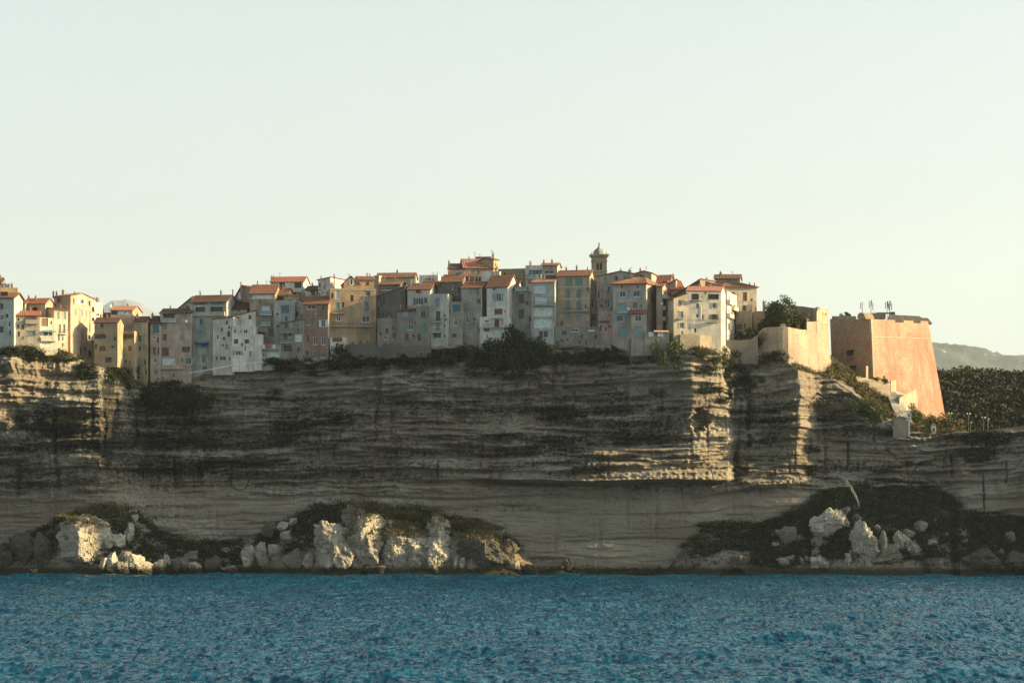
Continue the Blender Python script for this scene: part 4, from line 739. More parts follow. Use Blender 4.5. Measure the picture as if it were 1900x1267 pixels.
H('grey stone retaining building with arches below the pink house', (1030, 1112), 606, 655, off=1.2, dl=1, wall='stone', roof='flat', back=4, wins='1066,613,14,5,w;1097,613,12,3,W;1106,625,5,9,d;1047,617,9,7,d', mat=None)
H('low ruined ledge wall with a curved white terrace', (612, 640), 626, 650, off=-.8, dl=.5, wall='white', roof='flat', back=4, wins='626,630,18,7,k')
# ------------------------------------------------------------------ other masonry: walls, bell tower, fort, chapel
def lofted(name, rings, mat, parent=None, org=None, cap=True):
    """rings: list of closed plan loops (same vertex count), bottom to top"""
    m = MB(); k = len(rings[0]); m.v = [Vector(p) for r in rings for p in r]
    for j in range(len(rings) - 1):
        for q in range(k): q2 = (q + 1) % k; m.f.append((j * k + q, j * k + q2, (j + 1) * k + q2, (j + 1) * k + q))
    if cap: m.f.append(tuple((len(rings) - 1) * k + q for q in range(k)))
    return m.build(name, mat, parent, org)
def wall_run(name, label, pts, th, mat, cat='wall', group=None, sub=6, jag=0.0, seed=1):
    """pts: (px, top, bottom, D) left to right; a solid wall following them"""
    m = MB(); prev = None; rs = random.Random(seed)
    for i in range(len(pts) - 1):
        for j in range(sub + (i == len(pts) - 2)):
            t = j / sub; a, b = pts[i], pts[i + 1]; px, tp, bt, D = [a[k] + (b[k] - a[k]) * t for k in range(4)]
            zt = Z(tp, D) + (rs.uniform(-jag, jag) if jag else 0)
            cur = [Vector((X(px, D), D, Z(bt, D) - 2)), Vector((X(px, D), D, zt)), Vector((X(px, D), D + th, zt)), Vector((X(px, D), D + th, Z(bt, D) - 2))]
            k0 = len(m.v); m.v += cur
            if prev is None: m.f.append((k0, k0 + 3, k0 + 2, k0 + 1))
            else:
                for q in range(3): m.f.append((prev + q, k0 + q, k0 + q + 1, prev + q + 1))
            prev = k0
    m.f.append((prev, prev + 1, prev + 2, prev + 3))
    o = m.build(name, mat, None, None); return tag(o, label, cat, group)
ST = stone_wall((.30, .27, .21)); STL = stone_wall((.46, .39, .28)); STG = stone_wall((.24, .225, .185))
def bell_tower():
    D = 832.0; x0, x1 = X(1098, D), X(1126, D); cx, w = (x0 + x1) / 2, x1 - x0; mt = stone_wall((.31, .285, .22), scale=1.4)
    root = empty('bell_tower', (cx, D + w / 2, Z(600, D))); org = root.location.copy(); tag(root, 'square stone bell tower with twin arched openings and onion dome', 'bell tower')
    zb, z1 = Z(600, D), Z(476, D); ya, yb = D, D + w; cs = [(x0, ya), (x1, ya), (x1, yb), (x0, yb)]; zo0, zo1 = Z(501, D), Z(487.5, D); m = MB()
    for i in range(4):
        F = Face(cs[i], cs[(i + 1) % 4]); c = F.L / 2; hw = .62; holes = [(c - .80, c - .12, zo0, zo1, .5), (c + .12, c + .80, zo0, zo1, .5)]
        wall_grid(m, F, zb, z1, holes)
        for h in holes:                                        # pointed-arch spandrels
            mid = (h[0] + h[1]) / 2
            for sgn, xa in ((-1, h[0]), (1, h[1])):
                pts = [F.P(xa, zo1 - .85, -.02), F.P(xa, zo1, -.02), F.P(mid, zo1, -.02)] + [F.P(mid + sgn * (xa - mid) * sgn * math.sin(a), zo1 - .85 * (1 - math.cos(a)) , -.02) for a in (.5, 1.0, 1.35)]
                m.poly(pts if sgn < 0 else pts[::-1])
        fbox(m, F, c - .12, c + .12, zo0, zo1, -.35, -.05)
    m.build('shaft', mt, root, org)
    ch = MB(); ch.box((cx, D + w / 2, (zo0 + zo1) / 2), (w - 1.3, w - 1.3, zo1 - zo0 + .4)); ch.build('dark_core', M['metal'], root, org)  # solid dark box added inside, standing in for shade behind the openings
    c = MB()
    for (zz, h, e) in ((z1, .35, .30), (z1 + .35, .3, .62), (Z(503, D), .22, .12), (Z(484, D), .2, .14)):
        c.box((cx, D + w / 2, zz + h / 2), (w + 2 * e, w + 2 * e, h)) if zz >= z1 else [fbox(c, Face(cs[i], cs[(i + 1) % 4]), -e, w + e, zz, zz + h, .003, e) for i in range(4)]
    c.build('cornice', plaster((.33, .31, .25)), root, org)
    d = MB(); r = X(1121.5, D) - X(1110.5, D); h = Z(453, D) - Z(473.5, D); zb2 = z1 + .65
    d.lathe((cx, D + w / 2, zb2), [(r * 1.0, 0), (r * 1.02, h * .12), (r * .98, h * .26), (r * .86, h * .40), (r * .62, h * .52), (r * .36, h * .62), (r * .2, h * .74), (r * .12, h * .86), (.02, h * 1.0)], 8)
    d.build('dome', plaster((.29, .28, .23)), root, org, False)
    f = MB(); f.lathe((cx, D + w / 2, zb2 + h * .9), [(.02, 0), (.22, .15), (.28, .3), (.2, .45), (.03, .6), (.02, 1.0)], 8); f.build('finial', M['metal'], root, org)
    p = MB()
    for i in range(8): p.lathe((cx + (i % 2 * 2 - 1) * w * .48, D + (w * .02 if i < 4 else w * .98), zb2), [(.15, 0), (.15, .5), (.05, .75), (.01, .8)], 6) if i in (0, 1, 4, 5) else None
    p.build('pinnacle', plaster((.42, .40, .33)), root, org)
bell_tower()
# walls under the houses
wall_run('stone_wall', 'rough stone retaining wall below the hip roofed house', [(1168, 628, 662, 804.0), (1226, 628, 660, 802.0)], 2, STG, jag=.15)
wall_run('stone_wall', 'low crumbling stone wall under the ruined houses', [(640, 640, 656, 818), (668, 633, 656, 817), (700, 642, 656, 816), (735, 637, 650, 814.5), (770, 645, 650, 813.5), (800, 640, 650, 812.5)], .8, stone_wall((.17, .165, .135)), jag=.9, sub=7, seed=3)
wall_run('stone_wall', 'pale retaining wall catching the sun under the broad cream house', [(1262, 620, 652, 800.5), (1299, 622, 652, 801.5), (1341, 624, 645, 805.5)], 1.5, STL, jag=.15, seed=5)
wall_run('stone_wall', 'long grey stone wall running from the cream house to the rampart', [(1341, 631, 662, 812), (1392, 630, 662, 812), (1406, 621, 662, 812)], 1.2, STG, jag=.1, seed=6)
m = MB(); LR = [(352, 692, 817.5), (392, 685, 816.5), (440, 676.5, 816), (488, 671, 815.5)]; m.tube([Vector((X(p, d), d, Z(y, d))) for p, y, d in LR], .13, 6)
for p, y, d in LR + [(372, 688.5, 817), (416, 681, 816.2), (464, 673.7, 815.8)]: m.tube([Vector((X(p, d), d, Z(y, d) - 1.0)), Vector((X(p, d), d, Z(y, d)))], .05, 5)
tag(m.build('pipe_rail', M['pipe'], None, None), 'long white pipe rail sloping along the ledge below the stepped white house', 'railing')
def rampart():
    root = empty('rampart', (X(1460, 815), 820, Z(700, 815))); org = root.location.copy()
    tag(root, 'curved pale rampart with a sunlit right flank and a small corner turret', 'fortress wall')
    # plan knots left to right at the top: px, D, top row ; flare at the foot grows to the right
    K = [(1392, 818, 628, 0), (1405, 817, 621, 0), (1418, 816, 611, 0), (1424, 815.5, 607, 0), (1452, 814.2, 606, .2), (1462, 814.4, 606.5, .4), (1483, 818, 611, .8), (1496.5, 821, 612, 1), (1497, 821.1, 597, 1), (1515, 824.5, 596.5, 1.2), (1515.5, 824.6, 577, 1.2), (1537, 829, 576, 1.6)]
    m = MB(); nz = 26
    for k in range(len(K) - 1):
        a, b = K[k], K[k + 1]; n = 1 if b[0] - a[0] < 2 else max(2, int((b[0] - a[0]) / 5))
        for j in range(n):
            cols = []
            for t in (j / n, (j + 1) / n):
                px, D, tp, fl = [a[q] + (b[q] - a[q]) * t for q in range(4)]
                if n == 1: px, D = b[0], b[1]; tp = (a[2], b[2])[int(t)]
                zt, zb = Z(tp, D), Z(716, D); col = []
                for i in range(nz + 1):
                    s = i / nz; z = zb + (zt - zb) * s; q = min(1, max(0, (Z(606, 816) - z) / (Z(606, 816) - Z(716, 816)))); f = (0.9 * q + 1.6 * q ** 4) * fl; n1 = (.62, -.78)
                    col.append(Vector((X(px, D) + n1[0] * f * 1.1, D + n1[1] * f * 1.1 - .03 * q, z)))
                cols.append(col)
            for i in range(nz): m.quad(cols[0][i], cols[1][i], cols[1][i + 1], cols[0][i + 1])
            c0, c1 = cols[0][-1], cols[1][-1]; m.quad(c0, c1, c1 + Vector((-.6, 1.6, 0)), c0 + Vector((-.6, 1.6, 0)))
            last = cols[1]
    back = [v + Vector((-1.0, 6.0, 0)) for v in last]
    for i in range(nz): m.quad(last[i], back[i], back[i + 1], last[i + 1])
    mt = stone_wall((.46, .375, .275)); m.build('wall', mt, root, org)
    t = MB(); D = 825; x0, x1 = X(1517, D), X(1537.5, D)
    F = [(x0, D), (x1, D + 3.2), (x1 - .8, D + 6.5), (x0 - .6, D + 4)]
    for i in range(4):
        fc = Face(F[i], F[(i + 1) % 4]); holes = [(fc.L * (k + .5) / 3 - .2, fc.L * (k + .5) / 3 + .2, Z(585, D), Z(579, D), .4) for k in range(3)]; wall_grid(t, fc, Z(600, D), Z(573, D), holes)
        fbox(t, fc, 0, fc.L, Z(573, D), Z(569.5, D), -.5, .12 + .01 * i)
    t.build('turret', plaster((.48, .38, .26)), root, org)
    g = MB(); fc = Face((X(1470, 842), 842), (X(1517, 836), 836))
    g.poly([fc.P(0, Z(620, 842)), fc.P(fc.L, Z(620, 838)), fc.P(fc.L, Z(577, 838)), fc.P(fc.L * .84, Z(572, 838)), fc.P(fc.L * .45, Z(569, 840)), fc.P(0, Z(567, 842))])
    fbox(g, fc, 0, fc.L, Z(620, 840), Z(585, 840), -3.0, -.01); g.build('inner_wall', STG, root, org)
    g = MB(); fc = Face((X(1448, 828), 828), (X(1497, 823.5), 823.5)); fbox(g, fc, 0, fc.L * .99, Z(620, 826), Z(592, 826), -1.5, 0)
    g.build('parapet', STG, root, org)
    g = MB(); g.box((X(1453, 816), 816.5, Z(604, 816)), (1.5, 1.5, .9)); g.build('merlon', mt, root, org)
rampart()
def bastion():
    DA, DB, DCc = 851.0, 836.0, 856.0
    A = (1540, DA); B = (1616, DB); C = (1722, DCc)
    root = empty('bastion', (X(1640, 845), 850, Z(770, 840))); org = root.location.copy()
    tag(root, 'massive battered fortress bastion with peeling orange-red render', 'bastion')
    P = lambda px, py, D: Vector((X(px, D), D, Z(py, D)))
    # left face: top corners A(1540,592) B(1616,592) ; foot A(1546,690) B(1621,700+) ; right face foot C(1751,771)
    def face(name, tl, tr, br, bl, mat, nx, nz, notch=()):
        m = MB()
        for i in range(nx):
            for j in range(nz):
                u0, u1, v0, v1 = i / nx, (i + 1) / nx, j / nz, (j + 1) / nz
                q = lambda u, v: (bl.lerp(br, u)).lerp(tl.lerp(tr, u), v)
                um = (u0 + u1) / 2
                if v0 > .955 and any(a < um < b for a, b in notch): continue
                m.quad(q(u0, v0), q(u1, v0), q(u1, v1), q(u0, v1))
        return m.build(name, mat, root, org)
    tA, tB, tC = P(1540, 592, DA), P(1616, 592, DB), P(1722, 596, DCc)
    bA, bB, bC = P(1545, 730, DA - 2), P(1624, 790, DB - 4), P(1757, 790, DCc - 2)
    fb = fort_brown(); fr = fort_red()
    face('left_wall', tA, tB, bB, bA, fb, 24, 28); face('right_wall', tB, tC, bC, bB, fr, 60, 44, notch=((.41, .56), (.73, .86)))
    back = [tA + Vector((4, 30, 0)), tC + Vector((-2, 26, 0))]
    m = MB(); m.quad(tC, back[1], back[1] + Vector((3, 4, -36)), bC); m.build('rear_wall', fr, root, org)
    d = Vector((0, 0, -1.0)); m = MB(); m.poly([tA + d, tB + d, tC + d, back[1] + d, back[0] + d]); m.build('platform', M['grass'], root, org)
    m = MB()                                  # string course
    def beam(a, b, s, off):
        u = (b - a).normalized(); n = Vector((u.y, -u.x, 0)).normalized(); a = a + n * off; b = b + n * off
        m.hexa([a - Vector((0, 0, s)), b - Vector((0, 0, s)), b + n * s - Vector((0, 0, s)), a + n * s - Vector((0, 0, s)), a + Vector((0, 0, s)), b + Vector((0, 0, s)), b + n * s + Vector((0, 0, s)), a + n * s + Vector((0, 0, s))])
    l = lambda t, b, v: b.lerp(t, v)
    beam(l(tB, bB, .835), l(tC, bC, .835), .10, .02); m.build('string_course', plaster((.5, .36, .24)), root, org)
    m = MB()                                  # quoin strip on the sharp corner
    for k in range(30):
        a, b = l(tB, bB, k / 30), l(tB, bB, (k + 1) / 30); s = .55 + .2 * (k % 2); uR = (tC - tB).normalized(); uL = (tA - tB).normalized()
        nR = Vector((uR.y, -uR.x, 0)) * .05; nL = Vector((-uL.y, uL.x, 0)) * .05
        m.quad(a + nR, a + uR * s + nR, b + uR * s + nR, b + nR); m.quad(a + uL * s + nL, a + nL, b + nL, b + uL * s + nL)
    m.build('corner_stones', STL, root, org)
    # window, door in the left wall
    for (px, py, w_, h_, nm, mt) in ((1577, 655, 15, 12, 'window', M['glass']), (1582, 683, 13, 11, 'doorway', M['glass'])):
        u = (px - 1541) / 78; v = (py - 592) / 150; Dd = DA + (DB - DA) * u - 3 * v; m = MB(); c = P(px, py, Dd - .12)
        ax = Vector((tB.x - tA.x, tB.y - tA.y, 0)).normalized(); n = Vector((ax.y, -ax.x, 0)); hw, hh = w_ * .078, h_ * .078
        m.box(c - n * .35, (hw * 2, 1.2, hh * 2), (ax, n, Vector((0, 0, 1)))); m.build(nm, mt, root, org)
        f = MB()
        for (du, dz, sw, shh) in ((0, hh + .15, hw * 2 + .6, .3), (0, -hh - .15, hw * 2 + .6, .3)): f.box(c + ax * du + Vector((0, 0, dz)), (sw, 1.0, shh), (ax, n, Vector((0, 0, 1))))
        f.build(nm + '_surround', STL, root, org)
    # hood over the corner, parapets and earth mounds on top
    m = MB(); u = (tB - tA).normalized(); c = P(1604, 592, DB + 3)
    pr = [(-1.7, 0), (-1.75, .9), (-1.3, 1.5), (-.5, 1.85), (.3, 1.8), (1.1, 1.4), (1.7, .6), (1.85, 0)]; n = Vector((u.y, -u.x, 0)).normalized()
    for k in range(len(pr)):
        a, b = pr[k], pr[(k + 1) % len(pr)]; pa, pb = c + u * a[0] + Vector((0, 0, a[1])), c + u * b[0] + Vector((0, 0, b[1])); m.quad(pa + n * 1.2, pb + n * 1.2, pb - n * 2.2, pa - n * 2.2)
    m.poly([c + u * a[0] + Vector((0, 0, a[1])) + n * 1.2 for a in pr]); m.poly([c + u * a[0] + Vector((0, 0, a[1])) - n * 2.2 for a in pr][::-1]); m.build('hood', fb, root, org)
    m = MB(); f0 = P(1540, 592, DA) + Vector((0, 1, 0)); m.box(P(1566, 589.5, 850), (7, 2, .8)); m.box(P(1628, 587, 850), (4.5, 3, 1.6)); m.box(P(1655, 584, 858), (1.6, 2, 1.6)); m.box(P(1643, 581, 858), (5, 2, .3)); m.build('parapet_blocks', STG, root, org)
    m = MB()
    for (px, py, w_, h_) in ((1668, 594, 8, 1.6), (1690, 594, 9, 1.4), (1710, 595, 6, .9)):
        c = P(px, py, 858); m.hexa([c + Vector(v) for v in ((-w_ / 2, -2, -1), (w_ / 2, -2, -1), (w_ / 2, 3, -1), (-w_ / 2, 3, -1), (-w_ / 3, -1, h_), (w_ / 3.5, -1, h_ * .8), (w_ / 3.5, 2, h_ * .8), (-w_ / 3, 2, h_))])
    m.build('earth_mound', stone_wall((.26, .24, .18)), root, org)
bastion()
for (px, hh, lab) in ((1600, 560, 'thin short antenna nearest the rampart on the bastion roof'), (1616, 557, 'tall antenna mast left of the roof rail on the bastion'), (1646, 559, 'antenna mast with panels at the right end of the roof rail'), (1651, 558, 'second panel antenna at the right end of the roof rail')):
    D = 850; zt = Z(hh, D); zb = Z(590, D); root = empty('antenna_mast', (X(px, D), D, zb)); org = root.location.copy(); tag(root, lab, 'antenna', 'antennas on the bastion')
    m = MB(); m.tube([(X(px, D), D, zb), (X(px, D), D, zt)], .09, 6); m.build('pole', M['metal'], root, org)
    for k, (dx, z0, z1) in enumerate(((-.5, .55, .95), (.55, .45, .85), (.15, .7, 1.0))):
        if px == 1600 and k: break
        m = MB(); x = X(px, D) + dx; a, b = zb + (zt - zb) * z0, zb + (zt - zb) * z1; m.box((x, D, (a + b) / 2), (.2, .2, b - a)); m.box((X(px, D) + dx / 2, D, (a + b) / 2), (abs(dx), .05, .06)); m.build('panel', M['frame_g'], root, org)
o = MB(); o.tube([(X(1616, 850), 850, Z(580, 850)), (X(1646, 850), 850, Z(580, 850))], .06, 5)
for p in (1616, 1626, 1636, 1646): o.tube([(X(p, 850), 850, Z(588, 850)), (X(p, 850), 850, Z(580, 850))], .05, 5)
tag(o.build('roof_rail', M['metal'], None, None), 'thin dark roof rail between the antenna masts', 'railing')
# terraces and small buildings on the slope
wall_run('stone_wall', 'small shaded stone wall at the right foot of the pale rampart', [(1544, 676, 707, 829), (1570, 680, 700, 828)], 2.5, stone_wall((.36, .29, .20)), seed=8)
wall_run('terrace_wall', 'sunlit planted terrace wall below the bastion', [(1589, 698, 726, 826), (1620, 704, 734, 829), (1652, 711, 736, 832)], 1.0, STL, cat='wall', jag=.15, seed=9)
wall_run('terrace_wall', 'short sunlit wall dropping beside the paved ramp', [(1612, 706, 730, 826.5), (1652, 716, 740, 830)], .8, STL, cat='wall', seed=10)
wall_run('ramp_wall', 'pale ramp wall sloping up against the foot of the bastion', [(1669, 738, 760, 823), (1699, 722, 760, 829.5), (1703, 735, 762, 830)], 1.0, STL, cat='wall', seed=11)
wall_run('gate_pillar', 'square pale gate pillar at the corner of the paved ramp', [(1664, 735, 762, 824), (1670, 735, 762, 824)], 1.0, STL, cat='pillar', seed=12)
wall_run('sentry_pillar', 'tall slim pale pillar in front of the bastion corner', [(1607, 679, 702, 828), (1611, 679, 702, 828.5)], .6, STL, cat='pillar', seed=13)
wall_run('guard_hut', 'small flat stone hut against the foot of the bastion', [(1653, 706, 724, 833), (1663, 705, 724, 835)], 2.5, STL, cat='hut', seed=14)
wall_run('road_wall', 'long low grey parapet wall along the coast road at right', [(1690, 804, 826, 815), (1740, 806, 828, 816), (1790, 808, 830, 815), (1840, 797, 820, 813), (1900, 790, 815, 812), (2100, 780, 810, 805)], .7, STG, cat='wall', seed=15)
pm = MB(); pv = [(1650, 742, 824), (1672, 737, 826), (1690, 735, 832), (1655, 722, 836), (1648, 734, 830)]
P3 = lambda p: Vector((X(p[0], p[2]), p[2], Z(p[1], p[2])))
pm.poly([P3(p) for p in pv]); pm.poly([P3(p) for p in ((1650, 742, 824), (1664, 775, 818), (1688, 775, 818), (1672, 737, 826))]); pm.poly([P3(p) for p in ((1664, 775, 818), (1690, 802, 814.5), (1712, 802, 815), (1688, 775, 818))])
tag(pm.build('paved_ramp', plaster((.48, .44, .36)), None, None), kind='structure')
def chapel():
    D = 812.0; root = empty('chapel', (X(1672, D), D + 3, Z(808, D))); org = root.location.copy(); tag(root, 'tiny chapel with a white open bell gable on its roof', 'chapel')
    F = Face((X(1657, D + .5), D + .5), (X(1688, D), D)); m = MB(); z0, ze = Z(812, D), Z(779, D); zk = Z(774.5, D)
    wall_grid(m, F, z0, ze, []); m.poly([F.P(0, ze), F.P(F.L, ze), F.P(F.L, ze), F.P(F.L * .6, zk)][:2] + [F.P(F.L, ze + .3), F.P(F.L * .55, zk)])
    b = [F.P(0, z0, -6), F.P(F.L, z0, -6)]; up = lambda p, z: Vector((p.x, p.y, z))
    m.quad(F.P(F.L, z0), b[1], up(b[1], ze), F.P(F.L, ze)); m.quad(b[0], F.P(0, z0), F.P(0, ze), up(b[0], ze)); m.quad(b[1], b[0], up(b[0], ze), up(b[1], ze)); m.build('wall', plaster((.30, .25, .19)), root, org)
    r = MB(); a0, a1 = F.P(-.2, ze, .2), F.P(F.L * .55, zk + .12, .2); c1 = F.P(F.L + .2, ze + .2, .2); k = Vector(F.N) * -6.4
    r.hexa([a0, a1, a1 + k, a0 + k] + [v + Vector((0, 0, .2)) for v in (a0, a1, a1 + k, a0 + k)]); r.hexa([a1 + Vector((0, 0, .003)), c1, c1 + k, a1 + k + Vector((0, 0, .003))] + [v + Vector((0, 0, .2)) for v in (a1, c1, c1 + k, a1 + k)]); r.build('roof', STL, root, org)
    q = MB(); x0, x1 = F.L * .86, F.L * 1.02; t0, z1, z2 = F.L * .80, Z(778, D), Z(768, D); G = lambda a, b_, c, d: fbox(q, F, a, b_, c, d, -.6, .05)
    G(t0, t0 + .35, z1, z2); G(t0 + 1.0, t0 + 1.35, z1, z2); G(t0 - .1, t0 + 1.45, z1 - .3, z1 - .003); q.hexa([F.P(t0 - .05, z2 + .003, .06), F.P(t0 + 1.4, z2 + .003, .06), F.P(t0 + 1.4, z2 + .003, -.61), F.P(t0 - .05, z2 + .003, -.61), F.P(t0 + .45, z2 + .75, .06), F.P(t0 + .9, z2 + .75, .06), F.P(t0 + .9, z2 + .75, -.61), F.P(t0 + .45, z2 + .75, -.61)])
    G(t0 + .6, t0 + .75, z2 + .76, z2 + 1.3); fbox(q, F, F.L - .35, F.L + .02, z0, ze, -.3, .06); q.build('bell_gable', M['frame_w'], root, org)
    bl = MB(); bl.lathe(F.P(t0 + .675, z1 + .75, -.25), [(.28, 0), (.2, .2), (.16, .45), (.02, .55)], 10); bl.build('bell', M['metal'], root, org)
chapel()
def shrine():
    D = 814.0; root = empty('shrine', (X(1732, D), D, Z(804, D))); org = root.location.copy(); tag(root, 'little white shrine with a pitched roof among the bushes by the road', 'shrine')
    m = MB(); m.box((X(1732, D), D, Z(798, D)), (1.3, 1.3, 2.4)); m.build('wall', plaster((.66, .6, .45)), root, org)
    r = MB(); z = Z(790, D); x = X(1732, D); r.hexa([Vector((x - .8, D - .8, z)), Vector((x + .8, D - .8, z)), Vector((x + .8, D + .8, z)), Vector((x - .8, D + .8, z)), Vector((x - .05, D - .8, z + .8)), Vector((x + .05, D - .8, z + .8)), Vector((x + .05, D + .8, z + .8)), Vector((x - .05, D + .8, z + .8))]); r.build('roof', STL, root, org)
    n = MB(); n.box((x, D - .68, Z(797, D)), (.5, .1, .9)); n.build('niche', M['glass'], root, org)
shrine()
for (px, tp, lab, s) in ((1763, 768, 'street lamp with twin globes nearest the bastion foot', 1), (1797, 769, 'tall street lamp with the highest globe above the bush', 1), (1825, 776, 'slim street lamp left of the bare pole', 1), (1833, 779, 'street lamp right of the slim one', 0), (1801, 785, 'low street lamp with its globe just above the green bush', 0)):
    D = 822; root = empty('street_lamp', (X(px, D), D, Z(806, D))); org = root.location.copy(); tag(root, lab, 'street lamp', 'street lamps along the coast road')
    m = MB(); x = X(px, D); zt = Z(tp, D); m.tube([(x, D, Z(810, D)), (x, D, zt)], .045, 6); m.box((x, D, zt), (.9 if s else .5, .08, .06)); m.build('pole', M['frame_g'], root, org)
    for dx in ((-.4, .4) if s else (.2,)):
        g = MB(); g.lathe((x + dx, D, zt + .04), [(.02, 0), (.16, .08), (.2, .2), (.16, .34), (.02, .42)], 10); g.build('globe', M['dish'], root, org, True)
# curved stair rail and cliff stair at the right
m = MB(); pts = [cliff_point(1556, 880) + Vector((0, -1.5, 0))] + [Vector((X(px, D), D, Z(py, D))) for px, py, D in ((1570, 890, 806), (1580, 903, 803), (1588, 918, 800), (1594, 934, 797))]
m.tube(pts, .09, 6); m.tube([p + Vector((0, 0, -.8)) for p in pts], .06, 5)
for p in pts: m.tube([p + Vector((0, 0, -1.3)), p], .05, 5)
tag(m.build('stair_rail', M['conc'], None, None), 'thin curved stair rail climbing from the dark scrub to the cliff', 'railing')
# small laundry line next to the stepped house
m = MB(); D = E(500) - 1.6; root = empty('laundry_line', (X(500, D), D, Z(648, D))); org = root.location.copy(); tag(root, 'washing line with red and pale cloths between two houses', 'laundry')
m.tube([(X(485, D), D, Z(639, D)), (X(518, D), D, Z(639, D))], .03, 4); m.build('line', M['pipe'], root, org)
for (px, w_, c) in ((489, 4, (.5, .55, .56)), (497, 7, (.42, .05, .07)), (508, 5, (.5, .5, .5))):
    m = MB(); h_ = 1.1; xs_ = [X(px + w_ * (k / 4 - .5), D) for k in range(5)]
    for k in range(4): a, b = .08 * (k % 2), .08 * ((k + 1) % 2); m.quad(Vector((xs_[k], D - a - .04, Z(639.4, D) - h_)), Vector((xs_[k + 1], D - b - .04, Z(639.4, D) - h_)), Vector((xs_[k + 1], D - b * .3 - .04, Z(639.4, D))), Vector((xs_[k], D - a * .3 - .04, Z(639.4, D))))
    m.build('cloth', simple('laundry_cloth', c), root, org)
# ------------------------------------------------------------------ boulders
from mathutils import noise as mn
_ico = {}; VEG = []
def ico(sub):
    if sub not in _ico:
        import bmesh; bm = bmesh.new(); bmesh.ops.create_icosphere(bm, subdivisions=sub, radius=1.0)
        _ico[sub] = (np.array([v.co[:] for v in bm.verts]), np.array([[v.index for v in f.verts] for f in bm.faces])); bm.free()
    return _ico[sub]
def rock_mesh(seed, facets=11, rough=.06, sub=5, planes=None):
    U, F = ico(sub); rs = np.random.RandomState(seed); n = rs.normal(size=(facets, 3)); n[:, 2] *= .7; n /= np.linalg.norm(n, axis=1)[:, None]; d = rs.uniform(.62, 1.0, facets)
    ext = np.array([[rs.uniform(-.5, .5), rs.uniform(-.6, .1), 1], [0, 0, -1], [0, -1, 0], [0, 1, 0], [1, 0, 0], [-1, 0, 0]], float); n = np.concatenate([n, ext]); d = np.concatenate([d, np.array([1, 1, .95, 1, 1, 1])])
    if planes:
        pn = np.array([p[:3] for p in planes], float); pn /= np.linalg.norm(pn, axis=1)[:, None]; n = np.concatenate([n, pn]); d = np.concatenate([d, np.array([p[3] for p in planes])])
    dot = U @ n.T; r = np.where(dot > .05, d[None, :] / np.maximum(dot, .05), 9.0); k = 48
    r = -np.log(np.exp(-k * np.minimum(r, 4)).sum(1)) / k; V = U * r[:, None]
    V *= (1 + rough * 1.5 * fbm3(U * 1.0 + seed, .55, seed, 4) + rough * 1.0 * fbm3(U + seed, .13, seed + 9, 4) - rough * 2.2 * np.clip(.16 - np.abs(fbm3(U + seed * 2, .45, seed + 21, 3)), 0, 1) * 3)[:, None]
    V = V / np.abs(V).max(0); return V, F
def rock(px0, px1, py0, py1, D, seed, label, facets=15, rough=.09, planes=None, mat='rock', sub=5, deep=None, name='boulder', cat='boulder', group='boulders along the waterline', smooth=False, tilt=0.0, relief=.2, veg=0.0):
    V, F = rock_mesh(seed, facets, rough, sub, planes); U_ = ico(sub)[0]
    ss_ = np.linspace(0, 1, 80); pc = (px0 + px1) / 2; _, dd_, zz_ = talus_surf(np.full(80, pc), ss_); pyv = HY - (zz_ - HC) * FPX / dd_
    ok = np.where(pyv >= py1 - 6)[0]; Dt = float(dd_[ok[-1]]) if len(ok) else float(dd_[0])
    D = min(D, Dt) if pc < 1105 or pc > 1340 else D
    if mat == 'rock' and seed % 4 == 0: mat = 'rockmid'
    w_, h_ = (px1 - px0) * D / FPX / 2, (Z(py0, D) - Z(py1, D)) / 2; dp = deep or max(w_, h_) * .9
    V = V * np.array([w_, dp, h_]); c, s = math.cos(tilt), math.sin(tilt); x = V[:, 0] * c - V[:, 2] * s; z = V[:, 0] * s + V[:, 2] * c; V[:, 0], V[:, 2] = x, z
    V += U_ * (relief * min(3, h_) * (fbm(V[:, 0] / 1.5 + seed, V[:, 2] / 1.5, seed + 4, 5, .62) - 6 * np.clip(.10 - np.abs(fbm(V[:, 0] / 3 + seed, V[:, 2] / 4.5, seed + 8, 3)), 0, 1)))[:, None]
    cx, cz = X((px0 + px1) / 2, D), (Z(py0, D) + Z(py1, D)) / 2
    o = np_mesh(name, V, F, M[mat], smooth, (cx, D + dp * .6, cz))
    if veg:
        rv_ = random.Random(seed); nz_ = np.zeros(len(V) * 3); o.data.vertices.foreach_get('normal', nz_); nz_ = nz_.reshape(-1, 3)[:, 2]
        for i in np.where((nz_ > .45) & (V[:, 2] > 0))[0]:
            if rv_.random() < veg: VEG.append((V[i, 0] + cx, V[i, 1] + D + dp * .6, V[i, 2] + cz))
    return tag(o, label, cat, group)
R1 = (1, -.7, .05, .62); L1 = (-1, -.9, .1, .62)
BG = 'large limestone outcrops at the foot of the cliff'
rock(95, 205, 952, 1074, 795, 3, 'tall square sea rock with a bright sunlit right face and grass on top', 9, .08, [(.75, -.66, .02, .50), (-.70, -.72, .05, .60), (.3, -.3, 1, .93)], deep=8, name='sea_rock', cat='sea rock', group=BG, relief=.12, sub=6, veg=.02)
rock(184, 198, 1030, 1060, 789, 5, 'squarish pale block leaning on the sunlit sea rock', 6, .05, [R1], tilt=-.3)
rock(197, 218, 1024, 1058, 790, 6, 'tilted pale slab right of the squarish block', 6, .05, [R1], tilt=.35)
rock(192, 232, 988, 1020, 800, 7, 'sunlit striped rock in the scrub right of the sea rock', 12, .12, [R1], group=BG)
rock(214, 245, 1022, 1042, 794, 8, 'flat tan slab below the striped rock', 8, .05, [R1])
rock(225, 282, 1026, 1078, 793, 9, 'rounded ribbed rock sloping into the sea', 9, .08, [(1, -.6, .5, .6)], group=BG)
